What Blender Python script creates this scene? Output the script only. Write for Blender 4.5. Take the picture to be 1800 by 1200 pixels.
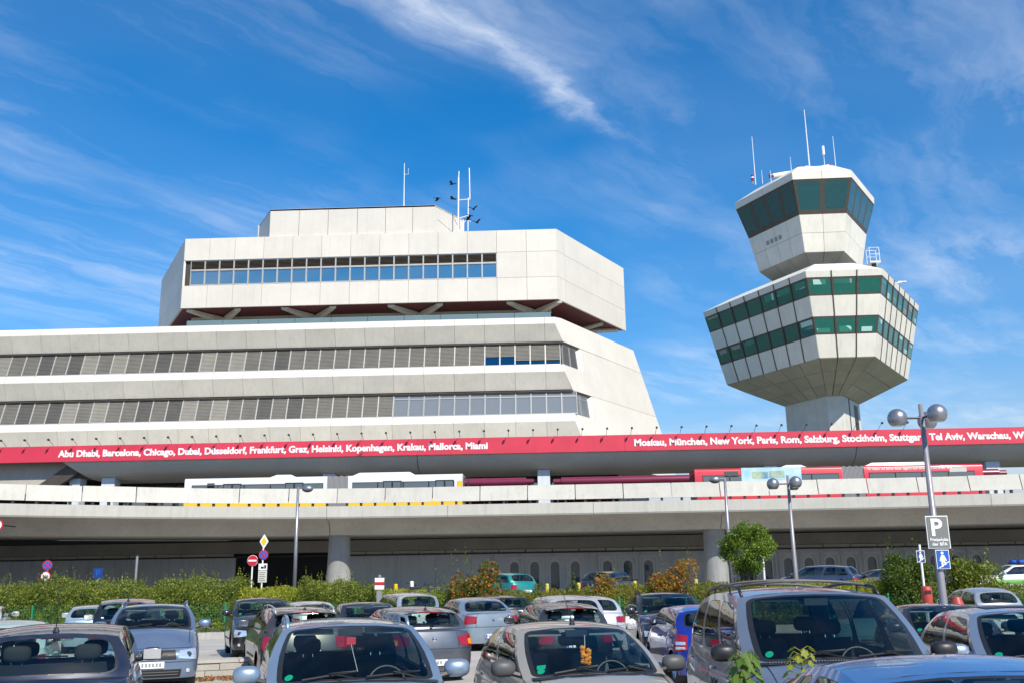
import bpy, math, random
import numpy as np
from mathutils import Vector, Matrix

random.seed(7)
rng = np.random.default_rng(11)
for o in list(bpy.data.objects):
    bpy.data.objects.remove(o, do_unlink=True)
SC = bpy.context.scene
COL = SC.collection
R = math.radians

# ------------------------------------------------------------------ camera
EYE = Vector((0.0, 0.0, 1.9))
cam_d = bpy.data.cameras.new('camera')
cam_d.sensor_width = 36.0
cam_d.lens = 36.0 * 1710.0 / 1800.0
cam_d.clip_start = 0.1
cam_d.clip_end = 4000.0
cam = bpy.data.objects.new('camera', cam_d)
COL.objects.link(cam)
cam.rotation_mode = 'QUATERNION'
_q = (Matrix.Rotation(R(2.0), 3, 'Z') @ Matrix.Rotation(R(90 + 13.9), 3, 'X') @ Matrix.Rotation(R(-0.85), 3, 'Z'))
cam.location = EYE
cam.rotation_quaternion = _q.to_quaternion()
SC.camera = cam
SC.render.resolution_x = 1024
SC.render.resolution_y = 682

# ------------------------------------------------------------------ light
SUN_AZ, SUN_EL = 30.0, 42.0           # degrees right of straight behind the camera, above the ground
to_sun = Vector((math.sin(R(SUN_AZ)) * math.cos(R(SUN_EL)), -math.cos(R(SUN_AZ)) * math.cos(R(SUN_EL)), math.sin(R(SUN_EL))))
sun_d = bpy.data.lights.new('sun', 'SUN')
sun_d.energy = 4.2
sun_d.angle = R(0.53)
sun_d.color = (1.0, 0.925, 0.80)
sun = bpy.data.objects.new('sun', sun_d)
COL.objects.link(sun)
sun.rotation_mode = 'QUATERNION'
sun.rotation_quaternion = (-to_sun).to_track_quat('-Z', 'Y')
sun.location = (20, -30, 60)

SC.view_settings.view_transform = 'Standard'
SC.view_settings.look = 'None'
SC.view_settings.exposure = 0.42
SC.view_settings.gamma = 1.0
SC.view_settings.use_curve_mapping = False


class NT:
    """small helper for node trees"""
    def __init__(self, tree):
        self.t = tree
        self.t.nodes.clear()

    def n(self, kind, **kw):
        nd = self.t.nodes.new(kind)
        for k, v in kw.items():
            if k.startswith('i_'):
                key = k[2:]
                key = int(key) if key.isdigit() else key.replace('_', ' ')
                nd.inputs[key].default_value = v
            else:
                setattr(nd, k, v)
        return nd

    def l(self, a, b):
        self.t.links.new(a, b)

    def math(self, op, a, b=None, clamp=False):
        nd = self.t.nodes.new('ShaderNodeMath')
        nd.operation = op
        nd.use_clamp = clamp
        for i, s in enumerate((a, b)):
            if s is None:
                continue
            if isinstance(s, (int, float)):
                nd.inputs[i].default_value = s
            else:
                self.t.links.new(s, nd.inputs[i])
        return nd.outputs[0]

    def ramp(self, fac, stops, interp='LINEAR'):
        nd = self.t.nodes.new('ShaderNodeValToRGB')
        nd.color_ramp.interpolation = interp
        el = nd.color_ramp.elements
        while len(el) < len(stops):
            el.new(0.5)
        for e, (p, c) in zip(el, stops):
            e.position = p
            e.color = c if len(c) == 4 else (*c, 1)
        self.t.links.new(fac, nd.inputs[0])
        return nd

    def mix(self, fac, a, b, blend='MIX'):
        nd = self.t.nodes.new('ShaderNodeMix')
        nd.data_type = 'RGBA'
        nd.blend_type = blend
        nd.clamp_factor = True
        ins = [i for i in nd.inputs if i.type == 'RGBA']
        f = [i for i in nd.inputs if i.type == 'VALUE'][0]
        for s, sock in ((fac, f), (a, ins[0]), (b, ins[1])):
            if isinstance(s, (int, float)):
                sock.default_value = s
            elif isinstance(s, tuple):
                sock.default_value = s if len(s) == 4 else (*s, 1)
            else:
                self.t.links.new(s, sock)
        return [o for o in nd.outputs if o.type == 'RGBA'][0]


# ------------------------------------------------------------------ sky with thin high cloud
world = bpy.data.worlds.new('World')
SC.world = world
world.use_nodes = True
W = NT(world.node_tree)
sky = W.n('ShaderNodeTexSky', sky_type='NISHITA', sun_disc=False, sun_elevation=R(SUN_EL), sun_rotation=R(180 - SUN_AZ),
          altitude=0.0, air_density=1.0, dust_density=0.35, ozone_density=3.2)
geo = W.n('ShaderNodeTexCoord')
sep = W.n('ShaderNodeSeparateXYZ')
W.l(geo.outputs['Generated'], sep.inputs[0])
zz = W.math('MAXIMUM', sep.outputs[2], 0.02)
uu = W.math('DIVIDE', sep.outputs[0], zz)
vv = W.math('DIVIDE', sep.outputs[1], zz)
plane = W.n('ShaderNodeCombineXYZ')          # point on a flat cloud layer one unit overhead
W.l(uu, plane.inputs[0])
W.l(vv, plane.inputs[1])
# wispy field: fibres drawn out along one wind direction
vr = W.n('ShaderNodeVectorRotate', rotation_type='Z_AXIS')
vr.inputs['Angle'].default_value = R(-56)
W.l(plane.outputs[0], vr.inputs['Vector'])
mp = W.n('ShaderNodeMapping')
mp.inputs['Scale'].default_value = (0.75, 3.0, 1)
W.l(vr.outputs[0], mp.inputs[0])
warp = W.n('ShaderNodeTexNoise', i_Scale=1.6, i_Detail=5.0, i_Roughness=0.6)
W.l(plane.outputs[0], warp.inputs['Vector'])
wv = W.n('ShaderNodeVectorMath', operation='MULTIPLY_ADD')
W.l(warp.outputs['Color'], wv.inputs[0])
wv.inputs[1].default_value = (0.7, 0.9, 0)
W.l(mp.outputs[0], wv.inputs[2])
fib = W.n('ShaderNodeTexNoise', i_Scale=1.25, i_Detail=9.0, i_Roughness=0.62)
W.l(wv.outputs[0], fib.inputs['Vector'])
big = W.n('ShaderNodeTexNoise', i_Scale=0.75, i_Detail=3.0, i_Roughness=0.5)
bigo = W.n('ShaderNodeVectorMath', operation='ADD')
W.l(plane.outputs[0], bigo.inputs[0])
bigo.inputs[1].default_value = (3.35, 1.2, 0)
W.l(bigo.outputs[0], big.inputs['Vector'])
fibm = W.ramp(fib.outputs[0], [(0.44, (0, 0, 0)), (0.78, (1, 1, 1))]).outputs[0]
bigm = W.ramp(big.outputs[0], [(0.38, (0, 0, 0)), (0.62, (1, 1, 1))]).outputs[0]
field = W.math('MULTIPLY', W.math('ADD', W.math('MULTIPLY', fibm, 0.85), 0.12), bigm)
# the long bright streak crossing the upper middle of the sky
SA, SB = Vector((-0.25, 1.46)), Vector((0.30, 2.22))
sd = (SB - SA); sl = sd.length; sd = sd / sl
wob = W.n('ShaderNodeTexNoise', i_Scale=3.2, i_Detail=6.0, i_Roughness=0.62)
W.l(plane.outputs[0], wob.inputs['Vector'])
du = W.math('SUBTRACT', uu, SA.x)
dv = W.math('SUBTRACT', vv, SA.y)
along = W.math('DIVIDE', W.math('ADD', W.math('MULTIPLY', du, sd.x), W.math('MULTIPLY', dv, sd.y)), sl)
across = W.math('ADD', W.math('MULTIPLY', du, sd.y), W.math('MULTIPLY', dv, -sd.x))
across = W.math('ADD', across, W.math('MULTIPLY', W.math('SUBTRACT', wob.outputs[0], 0.5), 0.22))
wid = W.math('ADD', W.math('MULTIPLY', W.math('SUBTRACT', 1.0, along), 0.045), 0.010)
prof = W.math('POWER', 2.718, W.math('MULTIPLY', W.math('POWER', W.math('ABSOLUTE', W.math('DIVIDE', across, wid)), 1.6), -1.0))
# feathered to the upper right side only
side = W.math('POWER', 2.718, W.math('MULTIPLY', W.math('MAXIMUM', across, 0.0), -7.0))
side = W.math('MULTIPLY', side, W.math('GREATER_THAN', across, 0.0))
ends = W.math('MULTIPLY', W.ramp(along, [(0.0, (0.9, 0.9, 0.9)), (0.55, (1, 1, 1)), (0.98, (0, 0, 0))]).outputs[0],
              W.math('GREATER_THAN', along, -3.0))
fib2 = W.ramp(fib.outputs[0], [(0.36, (0.05, 0.05, 0.05)), (0.64, (1, 1, 1))]).outputs[0]
streak = W.math('MULTIPLY', W.math('MULTIPLY', W.math('MAXIMUM', prof, W.math('MULTIPLY', side, 0.42)), ends), fib2)
low = W.math('POWER', 2.718, W.math('MULTIPLY', sep.outputs[2], -9.0))       # more air and cloud to look through near the horizon
cl = W.math('ADD', W.math('MULTIPLY', field, 0.50), W.math('MULTIPLY', streak, 0.62), clamp=True)
skyc = W.n('ShaderNodeHueSaturation', i_Saturation=1.68, i_Value=1.30)
W.l(sky.outputs[0], skyc.inputs['Color'])
hazy = W.mix(W.math('MULTIPLY', low, 1.7, clamp=True), skyc.outputs[0], (4.6, 4.7, 5.1))
cloudy = W.mix(cl, hazy, (7.4, 7.9, 8.6))
bg = W.n('ShaderNodeBackground', i_Strength=0.1)
W.l(cloudy, bg.inputs['Color'])
wo = W.n('ShaderNodeOutputWorld')
W.l(bg.outputs[0], wo.inputs['Surface'])

# ------------------------------------------------------------------ materials
M = {}


def mat(name, col, rough=0.6, metal=0.0, var=0.0, vscale=1.0, bump=0.0, bscale=20.0, coat=0.0, streaks=0.0, col2=None, spec=0.5, island=0.0, fine=0.0, objvar=0.0):
    m = bpy.data.materials.new(name)
    m.use_nodes = True
    t = NT(m.node_tree)
    out = t.n('ShaderNodeOutputMaterial')
    b = t.n('ShaderNodeBsdfPrincipled', i_Roughness=rough, i_Metallic=metal)
    b.inputs['Specular IOR Level'].default_value = spec
    b.inputs['Coat Weight'].default_value = coat
    b.inputs['Coat Roughness'].default_value = 0.04
    t.l(b.outputs[0], out.inputs[0])
    c = (*col, 1)
    g = t.n('ShaderNodeNewGeometry')
    src = None
    if var or col2:
        nz = t.n('ShaderNodeTexNoise', i_Scale=vscale, i_Detail=6.0, i_Roughness=0.62)
        t.l(g.outputs['Position'], nz.inputs['Vector'])
        c2 = (*(col2 if col2 else tuple(min(1, x * (1 + var)) for x in col)), 1)
        c1 = c if col2 else (*(x * (1 - var) for x in col), 1)
        src = t.ramp(nz.outputs[0], [(0.3, c1), (0.72, c2)]).outputs[0]
    if streaks:
        mpp = t.n('ShaderNodeMapping')
        mpp.inputs['Scale'].default_value = (2.6, 2.6, 0.14)
        t.l(g.outputs['Position'], mpp.inputs[0])
        ns = t.n('ShaderNodeTexNoise', i_Scale=1.2, i_Detail=7.0, i_Roughness=0.7)
        t.l(mpp.outputs[0], ns.inputs['Vector'])
        f = t.ramp(ns.outputs[0], [(0.5, (0, 0, 0)), (0.78, (1, 1, 1))]).outputs[0]
        dirt = tuple(x * 0.42 for x in col)
        src = t.mix(t.math('MULTIPLY', f, streaks), src if src is not None else c, dirt)
    if fine:
        nf = t.n('ShaderNodeTexNoise', i_Scale=vscale * 14, i_Detail=4.0, i_Roughness=0.7)
        t.l(g.outputs['Position'], nf.inputs['Vector'])
        src = t.mix(t.math('MULTIPLY', t.ramp(nf.outputs[0], [(0.4, (0, 0, 0)), (0.7, (1, 1, 1))]).outputs[0], fine),
                    src if src is not None else c, tuple(x * 0.5 for x in col))
    if objvar:
        oi = t.n('ShaderNodeObjectInfo')
        ho = t.n('ShaderNodeHueSaturation')
        t.l(t.math('ADD', t.math('MULTIPLY', oi.outputs['Random'], objvar), 1 - objvar * .7), ho.inputs['Value'])
        if src is not None:
            t.l(src, ho.inputs['Color'])
        else:
            ho.inputs['Color'].default_value = c
        src = ho.outputs[0]
    if island:
        hs = t.n('ShaderNodeHueSaturation')
        t.l(t.math('ADD', t.math('MULTIPLY', g.outputs['Random Per Island'], island), 1 - island / 2), hs.inputs['Value'])
        if src is not None:
            t.l(src, hs.inputs['Color'])
        else:
            hs.inputs['Color'].default_value = c
        src = hs.outputs[0]
    if src is not None:
        t.l(src, b.inputs['Base Color'])
    else:
        b.inputs['Base Color'].default_value = c
    if bump:
        nb = t.n('ShaderNodeTexNoise', i_Scale=bscale, i_Detail=5.0)
        t.l(g.outputs['Position'], nb.inputs['Vector'])
        bn = t.n('ShaderNodeBump', i_Strength=bump, i_Distance=0.02)
        t.l(nb.outputs[0], bn.inputs['Height'])
        t.l(bn.outputs[0], b.inputs['Normal'])
    M[name] = m
    return m


def glass_mat(name, tint, refl=0.05, body=None, body_amt=0.0, rough=0.0):
    """thin glazing: tinted see-through pane with a mirror layer that grows at grazing angles"""
    m = bpy.data.materials.new(name)
    m.use_nodes = True
    t = NT(m.node_tree)
    out = t.n('ShaderNodeOutputMaterial')
    tr = t.n('ShaderNodeBsdfTransparent')
    tr.inputs[0].default_value = (*tint, 1)
    under = tr.outputs[0]
    if body:
        df = t.n('ShaderNodeBsdfDiffuse')
        df.inputs[0].default_value = (*body, 1)
        mx = t.n('ShaderNodeMixShader', i_0=body_amt)
        t.l(tr.outputs[0], mx.inputs[1])
        t.l(df.outputs[0], mx.inputs[2])
        under = mx.outputs[0]
    gl = t.n('ShaderNodeBsdfGlossy', i_Roughness=rough)
    lw = t.n('ShaderNodeLayerWeight', i_Blend=0.5)
    f = t.math('ADD', t.math('MULTIPLY', t.math('POWER', lw.outputs['Facing'], 4.5), 0.9), 0.03 + refl, clamp=True)
    mx = t.n('ShaderNodeMixShader')
    t.l(f, mx.inputs[0])
    t.l(under, mx.inputs[1])
    t.l(gl.outputs[0], mx.inputs[2])
    t.l(mx.outputs[0], out.inputs[0])
    M[name] = m
    return m


def leaf_mat(name, c1, c2, c3=None, trans=0.35):
    m = bpy.data.materials.new(name)
    m.use_nodes = True
    t = NT(m.node_tree)
    out = t.n('ShaderNodeOutputMaterial')
    g = t.n('ShaderNodeNewGeometry')
    nz = t.n('ShaderNodeTexNoise', i_Scale=0.9, i_Detail=4.0)
    t.l(g.outputs['Position'], nz.inputs['Vector'])
    f = t.math('ADD', t.math('MULTIPLY', g.outputs['Random Per Island'], 0.55), t.math('MULTIPLY', nz.outputs[0], 0.5))
    stops = [(0.2, c1), (0.62, c2)] + ([(0.93, c3)] if c3 else [])
    c = t.ramp(f, stops).outputs[0]
    d = t.n('ShaderNodeBsdfPrincipled', i_Roughness=0.5)
    d.inputs['Specular IOR Level'].default_value = 0.35
    t.l(c, d.inputs['Base Color'])
    tl = t.n('ShaderNodeBsdfTranslucent')
    t.l(t.mix(1.0, c, (1.0, 1.0, 0.45), 'MULTIPLY'), tl.inputs[0])
    mx = t.n('ShaderNodeMixShader', i_0=trans)
    t.l(d.outputs[0], mx.inputs[1])
    t.l(tl.outputs[0], mx.inputs[2])
    t.l(mx.outputs[0], out.inputs[0])
    M[name] = m
    return m


mat('panel_white', (0.665, 0.63, 0.56), 0.55, var=0.06, vscale=0.35, streaks=0.16, fine=0.08, objvar=0.07)
mat('panel_fascia', (0.60, 0.575, 0.505), 0.6, var=0.08, vscale=0.5, streaks=0.28, fine=0.1, objvar=0.10)
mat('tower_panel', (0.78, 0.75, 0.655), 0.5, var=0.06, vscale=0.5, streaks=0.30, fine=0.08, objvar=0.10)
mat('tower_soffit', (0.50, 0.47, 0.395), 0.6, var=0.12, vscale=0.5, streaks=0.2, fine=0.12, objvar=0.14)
mat('shaft_concrete', (0.62, 0.61, 0.56), 0.7, var=0.12, vscale=0.6, streaks=0.4, fine=0.15)
mat('concrete', (0.56, 0.54, 0.47), 0.75, var=0.12, vscale=0.5, streaks=0.45, fine=0.2, bump=0.15, bscale=14)
mat('concrete_light', (0.52, 0.505, 0.45), 0.7, var=0.08, vscale=0.6, streaks=0.36, fine=0.15, bump=0.1, bscale=18, objvar=0.10)
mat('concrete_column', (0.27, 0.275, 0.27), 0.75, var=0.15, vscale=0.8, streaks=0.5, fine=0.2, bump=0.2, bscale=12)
mat('girder_concrete', (0.40, 0.375, 0.33), 0.8, var=0.14, vscale=0.4, streaks=0.35, fine=0.2, bump=0.15, bscale=14)
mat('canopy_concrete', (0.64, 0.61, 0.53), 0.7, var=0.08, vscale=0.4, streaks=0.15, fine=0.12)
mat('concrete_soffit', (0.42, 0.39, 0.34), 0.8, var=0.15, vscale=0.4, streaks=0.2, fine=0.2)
mat('wall_frame', (0.72, 0.74, 0.74), 0.5, var=0.06, vscale=1)
mat('wall_grey', (0.64, 0.68, 0.72), 0.6, var=0.1, vscale=0.5, streaks=0.55, fine=0.12)
mat('joint_dark', (0.05, 0.05, 0.048), 0.8)
mat('interior_dark', (0.03, 0.032, 0.035), 0.9)
mat('interior_room', (0.10, 0.10, 0.10), 0.9)
mat('frame_brown', (0.09, 0.075, 0.06), 0.45, metal=0.3, var=0.15, vscale=2)
mat('frame_alu', (0.50, 0.48, 0.43), 0.45, metal=0.4, var=0.1, vscale=2)
mat('frame_grey', (0.30, 0.31, 0.31), 0.45, metal=0.3)
mat('frame_black', (0.02, 0.02, 0.021), 0.45)
mat('blind_light', (0.31, 0.295, 0.25), 0.5, metal=0.2, var=0.1, vscale=1)
mat('blind_mid', (0.195, 0.185, 0.16), 0.5, metal=0.2, var=0.12, vscale=1)
mat('blind_dark', (0.125, 0.12, 0.11), 0.5, metal=0.2, var=0.12, vscale=1)
mat('blind_mint', (0.40, 0.62, 0.55), 0.6)
mat('blind_white', (0.75, 0.76, 0.76), 0.6)
mat('banner_red', (0.62, 0.038, 0.075), 0.55, var=0.10, vscale=0.5, streaks=0.12, fine=0.06, objvar=0.10)
mat('letter_white', (0.82, 0.82, 0.80), 0.55)
mat('soffit_red', (0.15, 0.04, 0.042), 0.6, var=0.15, vscale=0.6)
mat('pipe_maroon', (0.17, 0.018, 0.045), 0.28, var=0.12, vscale=0.7, coat=0.3)
mat('metal_grey', (0.42, 0.42, 0.43), 0.38, metal=0.7, var=0.1, vscale=3)
mat('metal_paint', (0.29, 0.275, 0.295), 0.42, metal=0.3, var=0.12, vscale=3, fine=0.1)
mat('globe_metal', (0.33, 0.33, 0.35), 0.36, metal=0.75, var=0.12, vscale=5)
mat('lamp_lens', (0.75, 0.73, 0.68), 0.25)
mat('metal_white', (0.78, 0.79, 0.80), 0.4, var=0.05, vscale=3)
mat('metal_dark', (0.05, 0.05, 0.052), 0.5, metal=0.3)
mat('galvanised', (0.34, 0.34, 0.355), 0.42, metal=0.6, var=0.15, vscale=6)
mat('bus_white', (0.66, 0.67, 0.68), 0.3, coat=0.6, var=0.02, vscale=0.8)
mat('bus_yellow', (0.80, 0.50, 0.01), 0.35, coat=0.5)
mat('bus_red', (0.58, 0.018, 0.03), 0.3, coat=0.6, var=0.04, vscale=0.8)
mat('bus_advert', (0.30, 0.55, 0.78), 0.4, col2=(0.72, 0.83, 0.90), vscale=0.7)
mat('advert_photo', (0.10, 0.25, 0.40), 0.4, col2=(0.55, 0.62, 0.30), vscale=1.6)
mat('bellows', (0.28, 0.28, 0.29), 0.7)
mat('asphalt', (0.062, 0.062, 0.062), 0.9, var=0.25, vscale=0.7, fine=0.3, bump=0.4, bscale=60)
mat('paving', (0.44, 0.42, 0.38), 0.85, var=0.14, vscale=0.5, fine=0.25, bump=0.3, bscale=40)
mat('paving_dark', (0.33, 0.32, 0.30), 0.85, var=0.2, vscale=0.5, fine=0.3, bump=0.3, bscale=40)
mat('kerb_stone', (0.42, 0.41, 0.38), 0.8, var=0.15, vscale=2, fine=0.3, bump=0.4, bscale=30)
mat('soil', (0.10, 0.078, 0.05), 0.95, var=0.35, vscale=2, bump=0.5, bscale=25)
mat('dry_leaf', (0.26, 0.13, 0.055), 0.8, island=0.9)
mat('bark', (0.085, 0.065, 0.048), 0.9, var=0.3, vscale=8, bump=0.5, bscale=30)
mat('far_ground', (0.12, 0.13, 0.07), 0.95, var=0.3, vscale=0.1)
mat('sign_blue', (0.012, 0.10, 0.46), 0.4)
mat('sign_navy', (0.010, 0.045, 0.20), 0.4)
mat('sign_red', (0.52, 0.012, 0.03), 0.4)
mat('sign_white', (0.80, 0.80, 0.79), 0.45)
mat('sign_grey', (0.17, 0.18, 0.17), 0.5)
mat('sign_yellow', (0.85, 0.48, 0.01), 0.4)
mat('bollard_yellow', (0.62, 0.50, 0.08), 0.5)
mat('sign_black', (0.02, 0.02, 0.02), 0.5)
mat('bin_red', (0.42, 0.055, 0.04), 0.45, var=0.08, vscale=4)
mat('fence_green', (0.01, 0.22, 0.10), 0.4)
mat('rubber', (0.022, 0.022, 0.023), 0.75)
mat('trim_black', (0.018, 0.018, 0.019), 0.42)
mat('trim_grey', (0.075, 0.078, 0.08), 0.5)
mat('seat_dark', (0.022, 0.023, 0.026), 0.85)
mat('seat_grey', (0.13, 0.135, 0.14), 0.85)
mat('dash_grey', (0.055, 0.06, 0.06), 0.6)
mat('dash_pale', (0.17, 0.19, 0.17), 0.6)
mat('rim_alloy', (0.58, 0.59, 0.60), 0.3, metal=0.9)
mat('chrome', (0.85, 0.85, 0.86), 0.1, metal=1.0)
mat('lamp_red', (0.30, 0.004, 0.012), 0.15, coat=0.8)
mat('lamp_dark_red', (0.20, 0.008, 0.014), 0.2, coat=0.6)
mat('lamp_amber', (0.85, 0.28, 0.01), 0.15, coat=0.8)
mat('lamp_clear', (0.70, 0.74, 0.78), 0.12, metal=0.6, coat=1.0)
mat('lamp_bulb', (0.10, 0.11, 0.12), 0.1, metal=0.8, coat=1.0)
mat('plate_white', (0.78, 0.78, 0.76), 0.4)
mat('plate_ink', (0.25, 0.26, 0.27), 0.6)
mat('plate_blue', (0.015, 0.08, 0.50), 0.4)
mat('sticker_green', (0.01, 0.40, 0.22), 0.4)
mat('paper_red', (0.65, 0.03, 0.05), 0.5)
mat('paper_orange', (0.85, 0.28, 0.02), 0.6)
mat('police_green', (0.16, 0.40, 0.10), 0.4)
mat('police_blue', (0.01, 0.12, 0.65), 0.15, coat=0.8)
mat('bird_black', (0.012, 0.012, 0.014), 0.6)
mat('jacket_dark', (0.03, 0.035, 0.05), 0.9)
glass_mat('car_glass', (0.74, 0.85, 0.81), 0.025)
glass_mat('car_side_glass', (0.50, 0.56, 0.54), 0.06)
glass_mat('car_glass_dark', (0.22, 0.25, 0.24), 0.08)
glass_mat('building_glass', (0.22, 0.30, 0.34), 0.30)
glass_mat('office_glass', (0.50, 0.54, 0.56), 0.05, body=(0.30, 0.33, 0.35), body_amt=0.55)
glass_mat('tower_glass', (0.36, 0.70, 0.62), 0.08, body=(0.02, 0.30, 0.25), body_amt=0.36)
glass_mat('sky_glass', (0.25, 0.35, 0.42), 0.42, body=(0.06, 0.18, 0.28), body_amt=0.5)
glass_mat('cab_glass', (0.22, 0.42, 0.48), 0.10, body=(0.03, 0.24, 0.30), body_amt=0.32)  # body: teal tint plus some blue-green reflection put into the colour
glass_mat('shade_glass', (0.30, 0.36, 0.40), 0.02, body=(0.22, 0.27, 0.31), body_amt=0.5)
glass_mat('rail_glass', (0.55, 0.66, 0.62), 0.10, body=(0.35, 0.45, 0.42), body_amt=0.4)
leaf_mat('leaf_hedge', (0.065, 0.10, 0.015), (0.20, 0.245, 0.032), (0.40, 0.40, 0.07))
leaf_mat('leaf_trim', (0.085, 0.125, 0.016), (0.21, 0.225, 0.03), (0.44, 0.25, 0.04))
leaf_mat('leaf_yellow', (0.14, 0.19, 0.02), (0.34, 0.37, 0.03), (0.55, 0.48, 0.05))
leaf_mat('leaf_dark', (0.04, 0.075, 0.012), (0.10, 0.155, 0.022), (0.22, 0.25, 0.04))
leaf_mat('leaf_tree', (0.075, 0.14, 0.018), (0.185, 0.285, 0.036), (0.36, 0.44, 0.07))
leaf_mat('leaf_orange', (0.30, 0.09, 0.015), (0.52, 0.17, 0.025), (0.66, 0.30, 0.05))
leaf_mat('leaf_sapling', (0.05, 0.10, 0.015), (0.12, 0.20, 0.03), (0.22, 0.28, 0.05))
leaf_mat('leaf_sapling_yellow', (0.14, 0.18, 0.015), (0.28, 0.31, 0.025), (0.40, 0.37, 0.04))


def paint(name, col, metal=0.65, rough=0.34):
    m = bpy.data.materials.new('paint_' + name)
    m.use_nodes = True
    t = NT(m.node_tree)
    out = t.n('ShaderNodeOutputMaterial')
    b = t.n('ShaderNodeBsdfPrincipled', i_Roughness=rough, i_Metallic=metal)
    b.inputs['Coat Weight'].default_value = 0.9
    b.inputs['Coat Roughness'].default_value = 0.05
    g = t.n('ShaderNodeNewGeometry')
    nz = t.n('ShaderNodeTexNoise', i_Scale=1.7, i_Detail=5.0)
    t.l(g.outputs['Position'], nz.inputs['Vector'])
    dust = t.ramp(nz.outputs[0], [(0.42, (0, 0, 0)), (0.8, (1, 1, 1))]).outputs[0]
    c = t.mix(t.math('MULTIPLY', dust, 0.10), (*col, 1), (0.42, 0.40, 0.36, 1))
    t.l(c, b.inputs['Base Color'])
    t.l(t.math('ADD', t.math('MULTIPLY', dust, 0.12), rough), b.inputs['Roughness'])
    t.l(b.outputs[0], out.inputs[0])
    return m


# ------------------------------------------------------------------ mesh helpers
V = lambda *a: np.array(a, float)


def nrm(a):
    a = np.asarray(a, float)
    return a / (np.linalg.norm(a) + 1e-12)


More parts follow.
